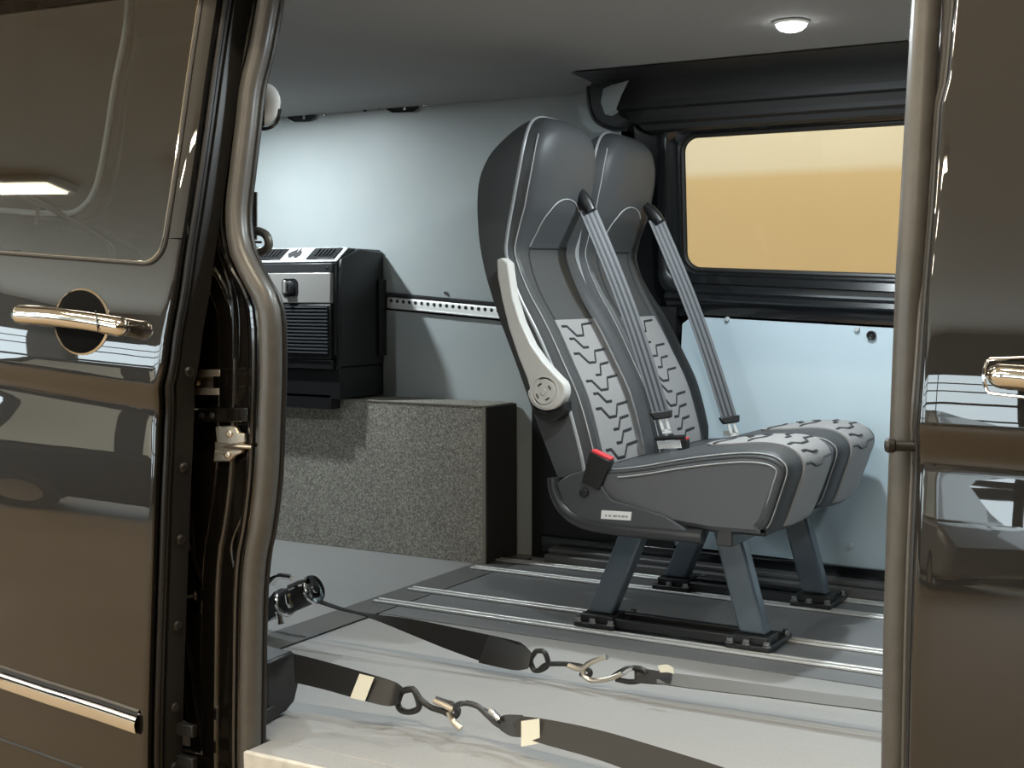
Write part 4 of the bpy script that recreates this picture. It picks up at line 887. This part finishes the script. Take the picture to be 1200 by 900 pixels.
# near strap, left half: retractor, webbing, triangular loop
t = thing('tie_down_strap', 'black tie-down strap pulled from a black retractor box beside the left seal', 'strap', (-1.6, 2.03, 0))
yr = 2.03
def atx(u, v, x):
    d = fw + rt*((u-600)/FPX) - up*((v-450)/FPX); return CAM + d*(x/d.x)
xr_ = -1.688
rb_ = MB().prism([atx(u, v, xr_) for u, v in [(313, 776), (343, 763), (350, 768), (351, 800), (346, 822), (336, 834), (313, 847)]], (-0.10, 0, 0)).build('retractor_case', 'satin', t, 0.006)
MB().prism([atx(u, v, xr_+0.004) for u, v in [(309, 834), (322, 826), (322, 842), (309, 850)]], (-0.03, 0, 0)).build('retractor_foot', 'satin', t, 0.002)
y0 = 2.03
def edges(tp_, bt_, ya, yb, lean=0.012):
    n = len(tp_); return spline([at(u, v, ya+(yb-ya)*i/(n-1)+lean) for i, (u, v) in enumerate(tp_)], 5), spline([at(u, v, ya+(yb-ya)*i/(n-1)-lean) for i, (u, v) in enumerate(bt_)], 5)
a, c_ = edges([(344, 766), (380, 775), (430, 789), (462, 799), (471, 806)], [(346, 800), (380, 808), (430, 822), (458, 827), (468, 822)], 2.03, 2.09)
MB().ribbon(a, c_, 0.003).build('webbing', 'strap', t)
a, c_ = edges([(423, 789), (440, 793)], [(412, 817), (429, 821)], 2.045, 2.045, 0.010)
lab = MB().ribbon([p+Vector((0, -0.004, 0)) for p in a], [p+Vector((0, -0.004, 0)) for p in c_], 0.0015).build('white_label', 'cream', t)
a, c_ = edges([(432, 791), (463, 799), (475, 808)], [(420, 819), (456, 827), (470, 823)], 2.05, 2.085)
MB().ribbon([p+Vector((0, -0.003, 0)) for p in a], [p+Vector((0, -0.003, 0)) for p in c_], 0.004).build('sewn_end', 'rubber_dark', t)
yh = 2.085
MB().tube(spline([at(u, v, yh) for u, v in [(470, 812), (466, 823), (470, 832), (482, 834), (491, 829), (489, 817), (484, 808), (476, 808), (470, 812)]], 5), 0.0062, 10).build('ring', 'rubber_dark', t)
hook_(t, [at(u, v, yh+dy) for u, v, dy in [(476, 809, 0), (485, 809, 0), (493, 820, 0), (505, 829, 0), (520, 834, 0), (532, 840, 0.005), (537, 833, 0.012), (531, 826, 0.012), (522, 823, 0.008), (510, 819, 0.0)]], 0.0058, 'rubber_dark')
MB().tube(spline([at(u, v, 2.08) for u, v in [(509, 821), (520, 826), (531, 832)]], 5), 0.0062, 10).build('hook_tip', 'zinc', t)
MB().tube(spline([at(u, v, 2.078) for u, v in [(526, 834), (531, 845), (540, 854)]], 5), 0.0062, 10).build('hook_tip', 'zinc', t)
# near strap, right half
t = thing('tie_down_strap', 'wide black tie-down strap running to the doorway edge, hooked into the retractor strap', 'strap', (-1.0, 2.05, 0))
hook_(t, [at(u, v, 2.07+dy) for u, v, dy in [(537, 836, .01), (534, 828, .0), (545, 824, -.005), (560, 828, 0), (572, 839, 0), (582, 848, 0), (590, 852, 0)]], 0.0055, 'tube')
hook_(t, [at(u, v, 2.075) for u, v in [(566, 832), (576, 838), (584, 842), (592, 846)]], 0.0055, 'tube')
MB().tube([at(u, v, 2.065) for u, v in [(574, 832), (580, 837), (585, 843)]], 0.006, 10).build('ferrule', 'steel', t)
a, c_ = edges([(582, 845), (592, 838), (612, 838)], [(588, 856), (600, 863), (614, 864)], 2.07, 2.065, 0.008)
MB().ribbon(a, c_, 0.006).build('sewn_end', 'rubber_dark', t)
a, c_ = edges([(598, 838), (640, 843), (700, 855), (760, 872), (850, 900), (930, 930)], [(606, 862), (640, 873), (700, 890), (760, 912), (850, 945), (930, 978)], 2.065, 1.98, 0.012)
MB().ribbon(a, c_, 0.0035).build('webbing', 'strap_brown_reflection', t)
a, c_ = edges([(611, 845), (632, 842)], [(611, 875), (633, 871)], 2.045, 2.045, 0.004)
MB().ribbon(a, c_, 0.0015).build('cream_label', 'cream', t)
# far strap, left half: ratchet buckle, twisted webbing, ring
t = thing('tie_down_ratchet', 'black and chrome ratchet buckle with twisted black strap on the grey floor', 'strap', (-2.0, 2.45, 0))
yr = 2.46
MB().tube([at(336, 705, yr), at(366, 692, yr)], 0.030, 18).build('webbing_roll', 'satin', t)
for (u, v) in ((334, 706), (367, 691)):
    ax = (at(366, 692, yr)-at(336, 705, yr)).normalized(); MB().lathe(at(u, v, yr)-ax*0.004, ax, [(0.034, 0), (0.036, 0.002), (0.036, 0.008), (0.033, 0.010), (0.010, 0.010), (0.009, 0.013), (0.001, 0.013)], 24).build('spool_flange', 'chrome', t)
MB().tube([at(339, 689, yr-0.02), at(350, 684, yr-0.02), at(361, 681, yr-0.02)], 0.008, 10).build('tie_bar', 'chrome', t)
MB().tube([at(337, 696, yr-0.04), at(339, 705, yr-0.04), at(341, 712, yr-0.04)], [0.007, 0.009, 0.006], 10).build('ratchet_pawl', 'chrome', t)
MB().hexa([at(302, 718, yr-.02), at(322, 692, yr-.02), at(322, 692, yr+.03), at(302, 718, yr+.03), at(312, 730, yr-.02), at(338, 708, yr-.02), at(338, 708, yr+.03), at(312, 730, yr+.03)]).build('body_plate', 'satin', t, 0.004)
MB().tube(spline([at(300, 735, yr), at(316, 725, yr), at(340, 716, yr), at(358, 703, yr)], 5), 0.006, 8).build('release_lever', 'chrome', t)
MB().tube([at(326, 716, yr-.02), at(328, 724, yr-.02), at(329, 731, yr-.02)], [0.008, 0.007, 0.009], 10).build('ratchet_pawl', 'chrome', t)
MB().ribbon(spline([at(296, 692, yr+.1), at(312, 684, yr+.1), at(322, 678, yr+.1)], 4), spline([at(296, 686, yr+.1), at(312, 679, yr+.1), at(322, 674, yr+.1)], 4), 0.01).build('handle_strap', 'strap', t)
MB().tube(spline([at(318, 684, yr+.1), at(326, 676, yr+.1), at(336, 676, yr+.1), at(342, 677, yr+.1)], 4), 0.008, 8).build('handle_end', 'chrome', t)
a, c_ = edges([(362, 698), (400, 712), (430, 719), (480, 725), (540, 737), (600, 750), (614, 756), (624, 766)], [(358, 702), (396, 714), (428, 722), (480, 743), (530, 763), (580, 780), (606, 784), (620, 782)], 2.46, 2.48, 0.006)
MB().ribbon(a, c_, 0.003).build('webbing', 'strap', t)
a, c_ = edges([(574, 744), (600, 750), (614, 756), (624, 765)], [(562, 776), (584, 781), (606, 785), (620, 783)], 2.475, 2.48, 0.008)
MB().ribbon([p+Vector((0, -0.004, 0)) for p in a], [p+Vector((0, -0.004, 0)) for p in c_], 0.004).build('sewn_end', 'rubber_dark', t)
yh = 2.485
MB().tube(spline([at(u, v, yh) for u, v in [(628, 763), (622, 774), (626, 785), (634, 785), (642, 779), (640, 768), (636, 763), (628, 763)]], 5), 0.0058, 10).build('ring', 'rubber_dark', t)
hook_(t, [at(u, v, yh) for u, v in [(631, 786), (640, 779), (655, 778), (672, 779), (685, 782), (692, 788), (688, 793), (680, 789)]], 0.0055, 'rubber_dark')
MB().tube(spline([at(u, v, yh-0.008) for u, v in [(666, 780), (680, 784), (691, 777), (702, 772), (711, 770)]], 5), 0.006, 10).build('hook_tip', 'zinc', t)
# far strap, right half
t = thing('tie_down_strap', 'flat black tie-down strap running on to the right door seal, hooked to the ratchet strap', 'strap', (-0.9, 2.5, 0))
hook_(t, [at(u, v, 2.48) for u, v in [(684, 784), (684, 791), (692, 797), (705, 797), (718, 794), (730, 789)]], 0.0055, 'zinc')
hook_(t, [at(u, v, 2.485) for u, v in [(716, 795), (726, 788), (738, 783), (752, 784), (758, 790), (752, 797), (738, 799), (722, 796)]], 0.0058, 'rubber_dark')
MB().tube([at(u, v, 2.475) for u, v in [(731, 788), (737, 784), (742, 783)]], 0.006, 10).build('ferrule', 'steel', t)
a, c_ = edges([(744, 784), (760, 785), (788, 790)], [(744, 799), (760, 801), (786, 802)], 2.48, 2.48, 0.010)
MB().ribbon(a, c_, 0.006).build('sewn_end', 'rubber_dark', t)
a, c_ = edges([(770, 787), (820, 793), (880, 801), (960, 812), (1040, 822), (1120, 833)], [(770, 801), (820, 808), (880, 815), (960, 825), (1040, 835), (1120, 846)], 2.48, 2.50, 0.014)
MB().ribbon(a, c_, 0.003).build('webbing', 'strap_grey_sheen', t)
a, c_ = edges([(771, 780), (782, 779), (789, 783)], [(774, 788), (784, 788), (790, 790)], 2.46, 2.46, 0.0)
MB().ribbon(a, c_, 0.0015).build('cream_label', 'cream', t)
